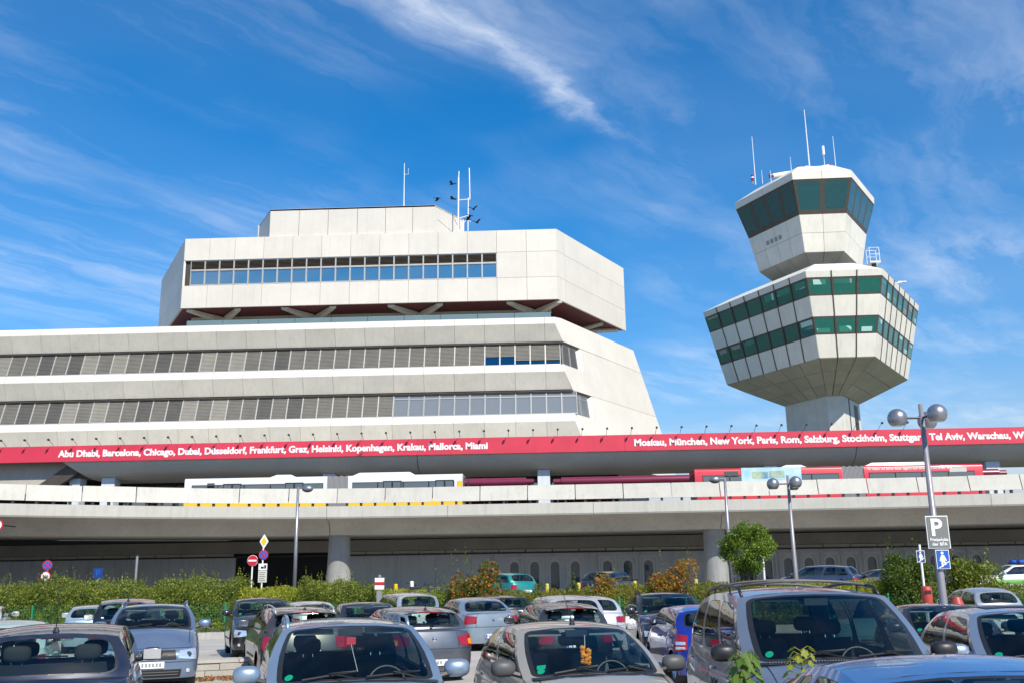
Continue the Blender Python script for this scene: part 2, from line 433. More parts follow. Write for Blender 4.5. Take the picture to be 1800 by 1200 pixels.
class MB:
    def __init__(self):
        self.v, self.f = [], []

    def add(self, pts, faces):
        k = len(self.v)
        self.v += [tuple(float(c) for c in p) for p in pts]
        self.f += [tuple(i + k for i in fc) for fc in faces]
        return self

    def hexa(self, p):
        return self.add(p, [(3, 2, 1, 0), (4, 5, 6, 7), (0, 1, 5, 4), (1, 2, 6, 5), (2, 3, 7, 6), (3, 0, 4, 7)])

    def box(self, x0, x1, y0, y1, z0, z1):
        return self.hexa([(x0, y0, z0), (x1, y0, z0), (x1, y1, z0), (x0, y1, z0), (x0, y0, z1), (x1, y0, z1), (x1, y1, z1), (x0, y1, z1)])

    def bx(self, o, ex, ey, n, x0, x1, y0, y1, n0, n1):
        o, ex, ey, n = (np.asarray(a, float) for a in (o, ex, ey, n))
        P = lambda a, b, c: o + ex * a + ey * b + n * c
        return self.hexa([P(x0, y0, n0), P(x1, y0, n0), P(x1, y1, n0), P(x0, y1, n0), P(x0, y0, n1), P(x1, y0, n1), P(x1, y1, n1), P(x0, y1, n1)])

    def slab(self, poly, thick, normal=None, out=0.0):
        """flat polygon (counter-clockwise seen from outside) with thickness inwards"""
        p = [np.asarray(q, float) for q in poly]
        if normal is None:
            normal = nrm(np.cross(p[1] - p[0], p[-1] - p[0]))
        normal = np.asarray(normal, float)
        a = [q + normal * out for q in p]
        b = [q - normal * thick for q in p]
        n = len(p)
        fc = [tuple(range(n)), tuple(range(2 * n - 1, n - 1, -1))]
        fc += [(i, i + n, (i + 1) % n + n, (i + 1) % n) for i in range(n)]
        return self.add(a + b, fc)

    def tube(self, path, r, n=8, cap=True):
        path = [np.asarray(p, float) for p in path]
        rr = r if isinstance(r, (list, tuple)) else [r] * len(path)
        rings = []
        up = V(0, 0, 1)
        for i, p in enumerate(path):
            d = nrm(path[min(i + 1, len(path) - 1)] - path[max(i - 1, 0)])
            a = np.cross(d, up if abs(d[2]) < 0.95 else V(1, 0, 0))
            a = nrm(a)
            b = np.cross(d, a)
            rings.append([p + (a * math.cos(t) + b * math.sin(t)) * rr[i] for t in np.linspace(0, 2 * math.pi, n, endpoint=False)])
        pts = [q for ring in rings for q in ring]
        fc = [(i * n + j, i * n + (j + 1) % n, (i + 1) * n + (j + 1) % n, (i + 1) * n + j) for i in range(len(path) - 1) for j in range(n)]
        if cap:
            fc += [tuple(range(n - 1, -1, -1)), tuple(range((len(path) - 1) * n, len(path) * n))]
        return self.add(pts, fc)

    def lathe(self, prof, c=(0, 0, 0), axis='z', n=20):
        pts = []
        for (r, h) in prof:
            for t in np.linspace(0, 2 * math.pi, n, endpoint=False):
                a, b = r * math.cos(t), r * math.sin(t)
                q = {'z': (a, b, h), 'y': (a, h, b), 'x': (h, a, b)}[axis]
                pts.append((q[0] + c[0], q[1] + c[1], q[2] + c[2]))
        fc = [(i * n + j, i * n + (j + 1) % n, (i + 1) * n + (j + 1) % n, (i + 1) * n + j) for i in range(len(prof) - 1) for j in range(n)]
        return self.add(pts, fc)

    def sphere(self, c, r, nu=20, nv=12, sc=(1, 1, 1), z0=-1.0, z1=1.0):
        prof = []
        for t in np.linspace(math.asin(z0), math.asin(z1), nv):
            prof.append((max(1e-4, r * math.cos(t)), r * math.sin(t)))
        k = len(self.v)
        self.lathe(prof, (0, 0, 0), 'z', nu)
        self.v[k:] = [(c[0] + p[0] * sc[0], c[1] + p[1] * sc[1], c[2] + p[2] * sc[2]) for p in self.v[k:]]
        return self

    def grid(self, fn, nu, nv, u0=0, u1=1, v0=0, v1=1):
        pts = [fn(u, v) for v in np.linspace(v0, v1, nv + 1) for u in np.linspace(u0, u1, nu + 1)]
        fc = [(j * (nu + 1) + i, j * (nu + 1) + i + 1, (j + 1) * (nu + 1) + i + 1, (j + 1) * (nu + 1) + i) for j in range(nv) for i in range(nu)]
        return self.add(pts, fc)

    def mesh(self, name, org=(0, 0, 0), smooth=False, angle=None):
        me = bpy.data.meshes.new(name)
        me.from_pydata([(p[0] - org[0], p[1] - org[1], p[2] - org[2]) for p in self.v], [], self.f)
        if smooth:
            me.polygons.foreach_set('use_smooth', [True] * len(me.polygons))
            if angle:
                me.set_sharp_from_angle(angle=R(angle))
        me.update()
        return me

    def build(self, name, m, parent=None, org=None, smooth=False, angle=None):
        if org is None:
            org = ORG.get(parent.name, (0, 0, 0)) if parent else (0, 0, 0)
        me = self.mesh(name, org, smooth, angle)
        return link(name, me, m, parent)


ORG = {}


def link(name, me, m, parent=None, loc=(0, 0, 0)):
    if m is not None and not me.materials:
        me.materials.append(M[m] if isinstance(m, str) else m)
    o = bpy.data.objects.new(name, me)
    COL.objects.link(o)
    if parent:
        o.parent = parent
        if parent.name in ORG:
            ORG[o.name] = ORG[parent.name]
    o.location = loc
    return o


def tag(o, label=None, cat=None, group=None, kind=None):
    if label:
        o['label'] = label
    if cat:
        o['category'] = cat
    if group:
        o['group'] = group
    if kind:
        o['kind'] = kind
    return o


def thing(name, label, cat, loc=(0, 0, 0), rotz=0.0, group=None, world_parts=False):
    o = bpy.data.objects.new(name, None)
    COL.objects.link(o)
    o.empty_display_size = 0.3
    o.location = loc
    o.rotation_euler = (0, 0, rotz)
    tag(o, label, cat, group)
    if world_parts:
        ORG[o.name] = tuple(loc)
    return o


def lerp(a, b, t):
    return np.asarray(a, float) * (1 - t) + np.asarray(b, float) * t


def subq(q, u0, u1, v0, v1):
    """bilinear sub-quad of q = [bottom-left, bottom-right, top-right, top-left]"""
    P = lambda u, v: lerp(lerp(q[0], q[1], u), lerp(q[3], q[2], u), v)
    return [P(u0, v0), P(u1, v0), P(u1, v1), P(u0, v1)]


def text_mesh(s, size, offset=0.0, extrude=0.01, align='LEFT'):
    cu = bpy.data.curves.new('text', 'FONT')
    cu.body = s
    cu.size = size
    cu.offset = offset
    cu.extrude = extrude
    cu.align_x = align
    cu.resolution_u = 3
    ob = bpy.data.objects.new('text', cu)
    COL.objects.link(ob)
    dg = bpy.context.evaluated_depsgraph_get()
    dg.update()
    me = bpy.data.meshes.new_from_object(ob.evaluated_get(dg))
    bpy.data.objects.remove(ob, do_unlink=True)
    bpy.data.curves.remove(cu)
    return me


def place_text(name, s, size, o, ex, ey, m, parent, width=None, align='LEFT', offset=0.0, lift=0.006, org=(0, 0, 0), extrude=0.004):
    """lettering standing on the plane o, ex, ey"""
    me = text_mesh(s, size, offset, extrude, align)
    n = len(me.vertices)
    co = np.empty(n * 3, 'f')
    me.vertices.foreach_get('co', co)
    co = co.reshape(-1, 3)
    if width:
        span = co[:, 0].max() - co[:, 0].min()
        co[:, 0] = (co[:, 0] - (co[:, 0].min() if align == 'LEFT' else 0)) * (width / span)
    ex, ey = nrm(ex), nrm(ey)
    nn = np.cross(ex, ey)
    P = np.asarray(o, float) + co[:, :1] * ex + co[:, 1:2] * ey + (co[:, 2:3] + lift) * nn - np.asarray(org, float)
    me.vertices.foreach_set('co', P.astype('f').ravel())
    me.update()
    me.materials.clear()
    me.name = name
    return link(name, me, m, parent)


def leaf_cloud(name, pts, size, m, parent=None, org=(0, 0, 0), aspect=0.55, up=0.25, jitter=0.4, dirs=None):
    """many small folded leaf blades"""
    pts = np.asarray(pts, float) - np.asarray(org, float)
    n = len(pts)
    ax = rng.normal(size=(n, 3)) if dirs is None else dirs + rng.normal(size=(n, 3)) * 0.5
    ax[:, 2] += up
    ax /= np.linalg.norm(ax, axis=1)[:, None]
    nn = rng.normal(size=(n, 3))
    nn[:, 2] += 0.5
    sd_ = np.cross(ax, nn)
    sd_ /= np.linalg.norm(sd_, axis=1)[:, None] + 1e-9
    s = size * (1 + jitter * rng.uniform(-1, 1, size=(n, 1)))
    a = pts - ax * s * 0.5
    b = pts + sd_ * s * aspect * 0.5
    c = pts + ax * s * 0.5
    d = pts - sd_ * s * aspect * 0.5
    co = np.stack([a, b, c, d], 1).reshape(-1, 3).astype('f')
    me = bpy.data.meshes.new(name)
    me.vertices.add(4 * n)
    me.vertices.foreach_set('co', co.ravel())
    me.loops.add(4 * n)
    me.loops.foreach_set('vertex_index', np.arange(4 * n, dtype='i'))
    me.polygons.add(n)
    me.polygons.foreach_set('loop_start', np.arange(0, 4 * n, 4, dtype='i'))
    me.update(calc_edges=True)
    me.validate()
    return link(name, me, m, parent)

# ================================================================== GROUND
def zg(y):
    """height of the ground: flat car park, planted bank, upper road"""
    return float(np.interp(y, [-40, 38.0, 38.05, 42.5, 60], [0, 0, 0.22, 0.9, 0.9]))


g = MB()
ys = [-400, -40, 38.0, 38.05, 42.5, 60, 130, 3000]
zs = [-0.02, -0.02, -0.02, 0.2, 0.88, 0.88, 0.88, 0.88]
for (y0, z0), (y1, z1) in zip(list(zip(ys, zs))[:-1], list(zip(ys, zs))[1:]):
    g.add([(-2500, y0, z0), (2500, y0, z0), (2500, y1, z1), (-2500, y1, z1)], [(0, 1, 2, 3)])
tag(g.build('ground', 'far_ground'), kind='structure')
lot = MB()
lot.add([(-60, -30, 0), (60, -30, 0), (60, 37.7, 0), (-60, 37.7, 0)], [(0, 1, 2, 3)])
lot_o = tag(lot.build('car_park_paving', 'paving'), kind='structure')
rd = MB()
rd.add([(-120, 43.4, 0.904), (120, 43.4, 0.904), (120, 56.0, 0.904), (-120, 56.0, 0.904)], [(0, 1, 2, 3)])
tag(rd.build('upper_road', 'asphalt'), kind='structure')
pv = MB()
pv.add([(-120, 56.0, 0.91), (120, 56.0, 0.91), (120, 77, 0.91), (-120, 77, 0.91)], [(0, 1, 2, 3)])
tag(pv.build('forecourt_pavement', 'paving'), kind='structure')
# kerb stones between the car park and the planted bank
kb = thing('kerb', 'pale concrete kerb stones along the foot of the planted bank', 'kerb', (0, 37.85, 0), world_parts=True)
km = MB().box(0.006, 0.994, -0.14, 0.14, -0.1, 0.24).mesh('kerb_stone')
km.materials.append(M['kerb_stone'])
for i in range(-26, 26):
    link('kerb_stone', km, None, kb, (i, random.uniform(-.006, .006), random.uniform(-.008, .008)))
# low planter wall of stone blocks inside the car park
pw = thing('planter_wall', 'low weathered stone block planter wall between the parking rows', 'wall', (-6.2, 22.6, 0), R(22), )
bm1 = MB().box(0.006, 0.594, -0.3, 0.3, 0.006, 0.15).mesh('stone_block')
bm1.materials.append(M['kerb_stone'])
for r_ in range(2):
    for i in range(9):
        link('stone_block', bm1, None, pw, (-2.7 + i * .6 + (.3 if r_ else 0), random.uniform(-.012, .012), .155 * r_))
cm_ = MB().box(0.006, 0.994, -0.33, 0.33, 0.31, 0.37).mesh('coping_stone')
cm_.materials.append(M['concrete_light'])
for i in range(6):
    link('coping_stone', cm_, None, pw, (-2.8 + i, random.uniform(-.01, .01), 0))


# ================================================================== TERMINAL BUILDING
TB = thing('terminal_building', 'large pale panelled terminal building with stepped floors and an overhanging top storey', 'building', (-20, 86, 0.9), world_parts=True)
MOD = 2.76


def xcorner(y, z):
    return 1.095 + (y - 86.0) * 0.577 - 0.207 * (z - 24.1)


XL = -64.0
# profile of the front, from the parapet down: (y, z)
PF = dict(par_t=(86.25, 25.45), par_b=(85.95, 24.78), f2_b=(86.62, 23.26), w2_t=(86.72, 23.14), w2_b=(85.98, 20.98), s1_b=(85.68, 20.28), f1_b=(86.36, 18.76),
          w1_t=(86.44, 18.62), w1_b=(85.70, 16.42), s0_b=(85.42, 15.72), f0_b=(86.02, 14.2), base=(86.05, 12.2))


def front_row(a, b, m, name, mod=MOD, gap=0.012, thick=0.12):
    (ya, za), (yb, zb) = PF[a], PF[b]
    proto = None
    x1 = math.floor((xcorner(yb, zb)) / mod) * mod
    x1 = 0.0
    k = 0
    while x1 - (k + 1) * mod > XL:
        X0, X1 = x1 - (k + 1) * mod, x1 - k * mod
        if proto is None:
            proto = MB().slab([(gap, yb, zb), (mod - gap, yb, zb), (mod - gap, ya, za), (gap, ya, za)], thick).mesh(name, (0, 86, 0.9))
        link(name, proto, m, TB, (X0 + 20, 0, 0))
        k += 1
    # the last piece runs to the slanted corner
    MB().slab([(gap, yb, zb), (xcorner(yb, zb) - .01, yb, zb), (xcorner(ya, za) - .01, ya, za), (gap, ya, za)], thick).build(name, m, TB)


front_row('par_b', 'f2_b', 'panel_fascia', 'fascia_panel')
front_row('par_t', 'par_b', 'panel_white', 'coping_panel')
front_row('w2_b', 's1_b', 'panel_white', 'sill_panel')
front_row('s1_b', 'f1_b', 'panel_fascia', 'fascia_panel')
front_row('w1_b', 's0_b', 'panel_white', 'sill_panel')
front_row('s0_b', 'f0_b', 'panel_fascia', 'fascia_panel')
front_row('f0_b', 'base', 'panel_fascia', 'base_panel')
# dark eaves groove above each window band
for t_, b_, dark in (('f2_b', 'w2_t', 'joint_dark'), ('f1_b', 'w1_t', 'joint_dark')):
    (ya, za), (yb, zb) = PF[t_], PF[b_]
    MB().slab([(XL, yb + .05, zb), (xcorner(yb, zb), yb + .05, zb), (xcorner(ya, za), ya + .05, za), (XL, ya + .05, za)], 0.1).build('eaves_groove', dark, TB)
    MB().box(XL, xcorner(yb, zb) - .05, yb - .22, yb - .04, zb - .05, zb + .03).build('blind_rail', 'frame_brown', TB)
# dark body behind the skin
core = MB()
for (za, zb, yy) in ((12.0, 16.3, 86.5), (16.3, 18.75, 87.6), (18.75, 20.9, 87.0), (20.9, 23.3, 87.9), (23.3, 25.2, 87.2)):
    xr = xcorner(yy, (za + zb) / 2) - 0.75
    core.hexa([(XL, yy, za), (xr, yy, za), (xr + 6.5, yy + 12.0, za), (XL, yy + 12.0, za), (XL, yy, zb), (xr, yy, zb), (xr + 6.0, yy + 12.0, zb), (XL, yy + 12.0, zb)])
core.build('building_core', 'interior_dark', TB)
# windows: frame > pane, blind; the same meshes shared along a band
WM = MOD / 2


def window_meshes(t_, b_):
    (ya, za), (yb, zb) = PF[t_], PF[b_]
    ey = V(0, ya - yb, za - zb)
    h = np.linalg.norm(ey)
    ey = ey / h
    ex = V(1, 0, 0)
    n = np.cross(ex, ey)
    o = V(0, yb, zb)
    org = (0, 86, 0.9)
    B = lambda *a: (o, ex, ey, n) + a
    fr = MB()
    fr.bx(*B(0, .05, 0, h, -.10, .03)).bx(*B(WM - .05, WM, 0, h, -.10, .03)).bx(*B(.05, WM - .05, 0, .06, -.10, 0.0)).bx(*B(.05, WM - .05, h - .06, h, -.1, 0.0))
    fr2 = MB()
    fr2.bx(*B(0, .06, 0, h, -.10, .0)).bx(*B(WM - .06, WM, 0, h, -.10, .0)).bx(*B(.06, WM - .06, 0, .1, -.1, -.01)).bx(*B(.06, WM - .06, h - .06, h, -.1, -.01)).bx(*B(.06, WM - .06, h * .76, h * .76 + .1, -.1, -.01))
    pane = MB().bx(*B(.05, WM - .05, .06, h - .06, -.075, -.06))
    res = dict(frame=fr.mesh('window', org), frame2=fr2.mesh('window', org), pane=pane.mesh('pane', org))
    for nm, lo, tilt in (('full', 0.06, .6), ('half', h * .40, .6), ('most', h * .22, .6)):
        bl = MB()
        ns = 15
        pitch = (h - .12) / ns
        for i in range(ns):
            y0 = .06 + i * pitch
            if y0 < lo - .02:
                continue
            a = B(0, 0, 0, 0, 0, 0)
            p = lambda x, yy, q: o + ex * x + ey * yy + n * q
            bl.hexa([p(.055, y0, .0), p(WM - .055, y0, .0), p(WM - .055, y0 + .01, .012), p(.055, y0 + .01, .012),
                     p(.055, y0 + pitch * .98, -.045), p(WM - .055, y0 + pitch * .98, -.045), p(WM - .055, y0 + pitch * .98 + .01, -.03), p(.055, y0 + pitch * .98 + .01, -.03)])
        res[nm] = bl.mesh('blind', org)
    res['white'] = MB().bx(*B(.08, WM - .08, .1, h * .76, -.13, -.11)).bx(*B(.08, WM - .08, h * .76 + .1, h - .08, -.13, -.11)).mesh('blind', org)
    return res


def blind_copy(me, m):
    key = me.name + m
    if key not in BL:
        c = me.copy()
        c.materials.clear()
        c.materials.append(M[m])
        BL[key] = c
    return BL[key]


BL = {}
for row, (t_, b_) in enumerate((('w2_t', 'w2_b'), ('w1_t', 'w1_b'))):
    wm = window_meshes(t_, b_)
    k0 = 1 if row == 0 else 2
    for k in range(-k0, 37):
        X0 = -(k + 1) * WM
        plain = row == 1 and k < 10
        f = link('window', wm['frame2'] if plain else wm['frame'], 'frame_grey' if plain else 'frame_alu', TB, (X0 + 20, 0, 0))
        link('pane', wm['pane'], 'office_glass' if plain else 'building_glass', f)
        if plain:
            if k < 2:
                link('blind', wm['white'], 'blind_white', f)
        else:
            kind = 'full'
            if row == 0 and k < 4:
                kind = ('most', 'most', 'half', 'half')[max(k, 0)]
            shade = ['blind_mid', 'blind_mid', 'blind_mid', 'blind_dark', 'blind_light', 'blind_dark', 'blind_light', 'blind_mid'][(k * 5 + row * 3) % 8] if k > 15 else 'blind_mid'
            link('blind', blind_copy(wm[kind], shade), None, f)
# end wall, leaning back, turned 120 degrees from the front
DV = V(0.5, 0.866, 0)
EN = nrm(V(0.866, -0.5, 0.179))


def EW(s, z):
    return V(1.095 - 0.207 * (z - 24.1), 86, z) + DV * s


def yprof(z):
    pts = [PF[k] for k in ('par_t', 'par_b', 'f2_b', 'w2_t', 'w2_b', 's1_b', 'f1_b', 'w1_t', 'w1_b', 's0_b', 'f0_b', 'base')]
    zz_ = [p[1] for p in pts][::-1]
    yy_ = [p[0] for p in pts][::-1]
    return float(np.interp(z, zz_, yy_))


sf = lambda z: (yprof(z) - 86) / 0.866
sfar = lambda z: 17.1 + 0.22 * (25.6 - z)


def end_panel(levels_front, zb, zt, s1f=None):
    poly = [EW(s, z) for s, z in levels_front]
    return poly


def end_slab(pts, name='end_wall_panel'):
    MB().slab([EW(s, z) for s, z in pts], 0.25, EN).build(name, 'panel_white', TB)


NT_, NB_ = 3.35, 2.95          # how far the windows wrap round the corner
g_ = 0.015
end_slab([(sf(24.78), 24.78), (sf(23.3), 23.24 + g_), (sfar(23.2), 23.2 + g_), (sfar(25.6), 25.6), (sf(25.45) + 1.2, 25.6), (sf(25.45), 25.45)])
end_slab([(sf(20.98), 20.94), (sf(20.28), 20.28), (sf(18.78), 18.66 + g_), (sfar(18.7), 18.66 + g_), (sfar(23.2), 23.2 - g_), (NT_ + .7, 23.2 - g_), (NB_ + .7, 20.94)])
end_slab([(sf(16.42), 16.38), (sf(15.72), 15.72), (sf(14.2), 14.2), (sf(12.2), 12.2), (sfar(12.2), 12.2), (sfar(18.6), 18.66 - g_), (NT_ + .8, 18.66 - g_), (NB_ + .8, 16.38)])
for zt, zb in ((23.17, 20.98), (18.62, 16.42)):
    # reveal, wrapped windows and dark lintel
    a0, a1 = sf(zb) + .05, sf(zt) + .05
    MB().slab([EW(NB_, zb) - EN * .5, EW(NB_ + .7, zb), EW(NT_ + .7, zt), EW(NT_, zt) - EN * .5], 0.1).build('window_reveal', 'panel_white', TB)
    q = [EW(a0, zb) - EN * .22, EW(NB_, zb) - EN * .22, EW(NT_, zt) - EN * .22, EW(a1, zt) - EN * .22]
    MB().slab(subq(q, -.0, 1.25, .97, 1.06), 0.5, EN, 0.12).build('lintel', 'frame_brown', TB)
    for u0, u1 in ((0, .5), (.5, 1)):
        fr = MB()
        for (a, b, c, d) in ((u0, u0 + .045, 0, 1), (u1 - .045, u1, 0, 1), (u0 + .045, u1 - .045, 0, .05), (u0 + .045, u1 - .045, .92, .97)):
            fr.slab(subq(q, a, b, c, d), .1, EN, .02)
        if zt < 20:
            fr.slab(subq(q, u0 + .045, u1 - .045, .74, .79), .1, EN, .01)
        f = fr.build('window', 'frame_grey', TB)
        MB().slab(subq(q, u0 + .045, u1 - .045, .05, .92), .02, EN, -.04).build('pane', 'office_glass', f)
        if zt > 20:
            bl = MB()
            for i in range(15):
                v0 = .06 + i * .057
                bl.slab(subq(q, u0 + .05, u1 - .05, v0, v0 + .045), .01, EN, .0)
            bl.build('blind', 'blind_dark', f)
    MB().slab([EW(-.4, zb) - EN * 1.0, EW(NB_, zb) - EN * .5, EW(NT_, zt) - EN * .5, EW(.3, zt) - EN * 1.0], 0.1, EN).build('window_core', 'interior_dark', TB)
# rear faces so that the block is closed
MB().slab([EW(sfar(12.2), 12.2), EW(sfar(12.2), 12.2) + V(-14, 14, 0), EW(sfar(25.6), 25.6) + V(-14, 12, 0), EW(sfar(25.6), 25.6)], .25).build('rear_wall', 'panel_white', TB)
rf = MB()
rf.add([(XL, 86.3, 25.3), tuple(EW(sf(25.3), 25.3) + V(-.2, .15, 0)), tuple(EW(17.0, 25.5)), tuple(EW(17.0, 25.5) + V(-14, 12, 0)), (XL, 112, 25.3)], [(0, 1, 2, 3, 4)])
rf.build('terrace_roof', 'concrete_light', TB)

# -------- overhanging top storey
BZ = [27.2, 29.39, 31.9, 34.08]
BX0, BX1 = -34.0, 1.3
BY = 86.4
SL = 14.4
PX = [BX1 - 2.75 - 0, -4.33, -7.1, -9.8, -12.56, -15.3, -18.06, -20.8, -23.6, -26.3, -29.1, -31.8, BX0]
cols = [BX1] + PX
cols = [1.3, -1.55, -4.33, -7.09, -9.85, -12.61, -15.37, -18.13, -20.89, -23.65, -26.41, -29.17, -31.6, BX0]
gp = 0.013
for xa, xb in zip(cols[1:], cols[:-1]):
    for r in range(3):
        if r == 1 and xb < -4.0:
            continue
        MB().slab([(xa + gp, BY, BZ[r] + gp), (xb - gp, BY, BZ[r] + gp), (xb - gp, BY, BZ[r + 1] - gp), (xa + gp, BY, BZ[r + 1] - gp)], .2).build('cladding_panel', 'panel_white', TB)
DL = V(-0.5, 0.866, 0)
for base, dv, flip in ((V(BX1, BY, 0), DV, False), (V(BX0, BY, 0), DL, True)):
    for (s0, s1) in ((0, 1.5), (1.5, SL)):
        for r in range(3):
            a = base + dv * (s0 + gp) + V(0, 0, BZ[r] + gp)
            b = base + dv * (s1 - gp) + V(0, 0, BZ[r] + gp)
            up = V(0, 0, BZ[r + 1] - BZ[r] - 2 * gp)
            q = [a, b, b + up, a + up]
            if flip:
                q = [b, a, a + up, b + up]
            MB().slab(q, .2).build('cladding_panel', 'panel_white', TB)
bc = MB()
pl = [V(BX0 + .15, BY + .19, 0), V(BX1 - .15, BY + .19, 0), V(BX1 - .15, BY + .19, 0) + DV * (SL - .3), V(BX0 + .15, BY + .19, 0) + DL * (SL - .3)]
bc.hexa([p + V(0, 0, 27.25) for p in pl] + [p + V(0, 0, 33.9) for p in pl])
bc.build('storey_core', 'joint_dark', TB)
MB().slab([pl[3] + V(-.1, .1, 27.25), pl[2] + V(.1, .1, 27.25), pl[2] + V(.1, .1, 34), pl[3] + V(-.1, .1, 34)][::-1], .2).build('rear_wall', 'panel_white', TB)
# ribbon window with louvres over each pane
wn = WM
fo = V(0, BY, 29.39)
ex, ey, nn_ = V(1, 0, 0), V(0, 0, 1), V(0, -1, 0)
hh = 2.43
fr = MB()
fr.bx(fo, ex, ey, nn_, 0, .06, 0, hh, -.2, .02).bx(fo, ex, ey, nn_, wn - .06, wn, 0, hh, -.2, .02).bx(fo, ex, ey, nn_, .06, wn - .06, 0, .1, -.2, 0).bx(fo, ex, ey, nn_, .06, wn - .06, hh - .07, hh, -.2, 0).bx(fo, ex, ey, nn_, .06, wn - .06, 1.42, 1.58, -.2, 0.01)
fm = fr.mesh('window', (0, 86, .9))
pm = MB().bx(fo, ex, ey, nn_, .06, wn - .06, .1, 1.42, -.12, -.1).mesh('pane', (0, 86, .9))
lv = MB()
for i in range(6):
    z_ = 1.6 + i * .125
    lv.add([fo + V(.07, .02, z_), fo + V(wn - .07, .02, z_), fo + V(wn - .07, .12, z_ + .1), fo + V(.07, .12, z_ + .1)], [(0, 1, 2, 3)])
lm = lv.mesh('louvre', (0, 86, .9))
for k in range(21):
    f = link('window', fm, 'frame_alu', TB, (-4.33 - (k + 1) * wn + 20, 0, 0))
    link('pane', pm, 'sky_glass', f)
    link('louvre', lm, 'frame_brown', f)
MB().box(-33.8, -4.3, BY - .08, BY + .1, 31.83, 31.9).build('window_head', 'frame_alu', TB)
# red soffit, struts, recessed glazing and glass balustrade under the overhang
so = MB()
so.slab([p + V(0, 0, 27.23) for p in pl][::-1], .02)
so.build('soffit', 'soffit_red', TB)
MB().box(BX0 - .2, BX1 - .6, 89.8, 90.2, 26.95, 27.2).build('soffit_beam', 'concrete', TB)
for xx in (-31.0, -22.0, -12.0, -0.9):
    st = MB()
    st.box(xx - .45, xx + .45, 89.3, 90.3, 25.2, 27.0)
    for sx in (-1, 1):
        a, b = V(xx + sx * .3, 89.4, 26.8), V(xx + sx * 2.3, 86.75, 27.16)
        w = V(0.28, 0, 0)
        st.hexa([a - w - V(0, 0, .25), a + w - V(0, 0, .25), b + w - V(0, 0, .22), b - w - V(0, 0, .22), a - w + V(0, 0, .3), a + w + V(0, 0, .3), b + w, b - w])
    st.build('strut', 'concrete', TB)
for s_ in (10.5,):
    p0 = V(BX1 - 2.2, 90.0, 0) + DV * (s_ - 3)
    st = MB()
    for e_ in (s_ - .8, s_ + 2.6):
        b = V(BX1 - .3, BY + .3, 27.1) + DV * e_
        st.tube([p0 + V(0, 0, 26.6), b], .22, 6)
    st.tube([p0 + V(0, 0, 25.3), p0 + V(0, 0, 27.0)], .4, 6)
    st.build('strut', 'concrete', TB)
rw = MB()
rw.box(BX0, -1.6, 90.4, 90.6, 25.3, 27.2)
q0 = V(-1.6, 90.4, 0)
rw.slab([q0 + V(0, 0, 25.3), q0 + DV * 11 + V(0, 0, 25.3), q0 + DV * 11 + V(0, 0, 27.2), q0 + V(0, 0, 27.2)], .2)
rw.build('recessed_wall', 'interior_dark', TB)
for k in range(16):
    xa = -2.0 - k * 2.05
    f = MB().box(xa - 1.95, xa - 1.85, 90.3, 90.39, 25.4, 26.9).box(xa - 2, xa, 90.3, 90.39, 26.85, 26.95).build('window', 'frame_brown', TB)
    MB().box(xa - 1.85, xa, 90.34, 90.38, 25.4, 26.85).build('pane', 'building_glass', f)
for k in range(5):
    a = V(-1.5, 90.28, 0) + DV * (k * 2.1)
    b = a + DV * 1.95
    MB().slab([a + V(0, 0, 25.6), b + V(0, 0, 25.6), b + V(0, 0, 26.9), a + V(0, 0, 26.9)], .05).build('pane', 'building_glass', TB)
for k in range(10):
    xa = 0.6 - k * 3.4
    MB().box(xa - 3.36, xa, 86.5, 86.53, 25.5, 26.0).build('balustrade_panel', 'rail_glass', TB)
# roof penthouse
PB = [V(-26.0, 86.62, 0), V(-10.2, 86.62, 0)]
P2 = PB[1] + DV * 4.9
P3 = V(-28.4, 90.9, 0)
ph = MB()
for a, b in ((PB[0], PB[1]), (PB[1], P2), (P2, P3), (P3, PB[0])):
    ph.slab([a + V(0, 0, 34.0), b + V(0, 0, 34.0), b + V(0, 0, 36.9), a + V(0, 0, 36.9)], .2)
ph.slab([PB[0] + V(0, 0, 36.88), PB[1] + V(0, 0, 36.88), P2 + V(0, 0, 36.88), P3 + V(0, 0, 36.88)], .15, (0, 0, 1))
ph.build('penthouse_wall', 'panel_white', TB)
dj = MB()
for xx in (-12.3, -14.9, -17.6, -20.4, -23.2):
    dj.box(xx - .012, xx + .012, 86.6, 86.65, 34.1, 36.88)
dj.slab([PB[1] + DV * .4 + V(0.006, -.004, 35.55), P2 + V(.006, -.004, 34.6), P2 + V(.006, -.004, 34.63), PB[1] + DV * .4 + V(.006, -.004, 35.58)], .02)
dj.build('panel_joint', 'joint_dark', TB)
MB().slab([V(BX0, BY + .1, 33.95), V(BX1, BY + .1, 33.95), V(BX1, BY + .1, 33.95) + DV * SL, V(BX0, BY + .1, 33.95) + DL * SL], .1, (0, 0, 1)).build('roof', 'concrete_light', TB)
# antenna frame on the roof
AN = thing('roof_antenna', 'slim white twin antenna frame on the roof beside the penthouse', 'antenna', (-8.0, 88.0, 34.0), world_parts=True)
am = MB().tube([(-8.1, 88, 34.0), (-8.05, 88, 40.2)], .075, 8).tube([(-8.05, 88, 40.1), (-8.0, 88, 40.9)], .05, 6)
am.build('mast', 'metal_white', AN)
MB().tube([(-6.95, 88, 38.0), (-7.0, 88, 41.2)], .055, 6).build('dipole', 'metal_white', AN)
MB().tube([(-7.15, 88, 34.7), (-7.1, 88, 38.1)], .05, 6).build('dipole', 'metal_white', AN)
MB().tube([(-8.06, 88, 37.9), (-6.9, 88, 37.95)], .045, 6).tube([(-8.06, 88, 36.0), (-7.0, 88, 36.3)], .045, 6).tube([(-7.7, 88, 35.2), (-7.2, 88, 36.1), (-6.9, 88, 35.6)], .035, 6).build('bracket', 'metal_white', AN)
AN2 = thing('roof_mast', 'thin pale whip mast standing behind the penthouse roof', 'antenna', (-13.6, 89.5, 36.9), world_parts=True)
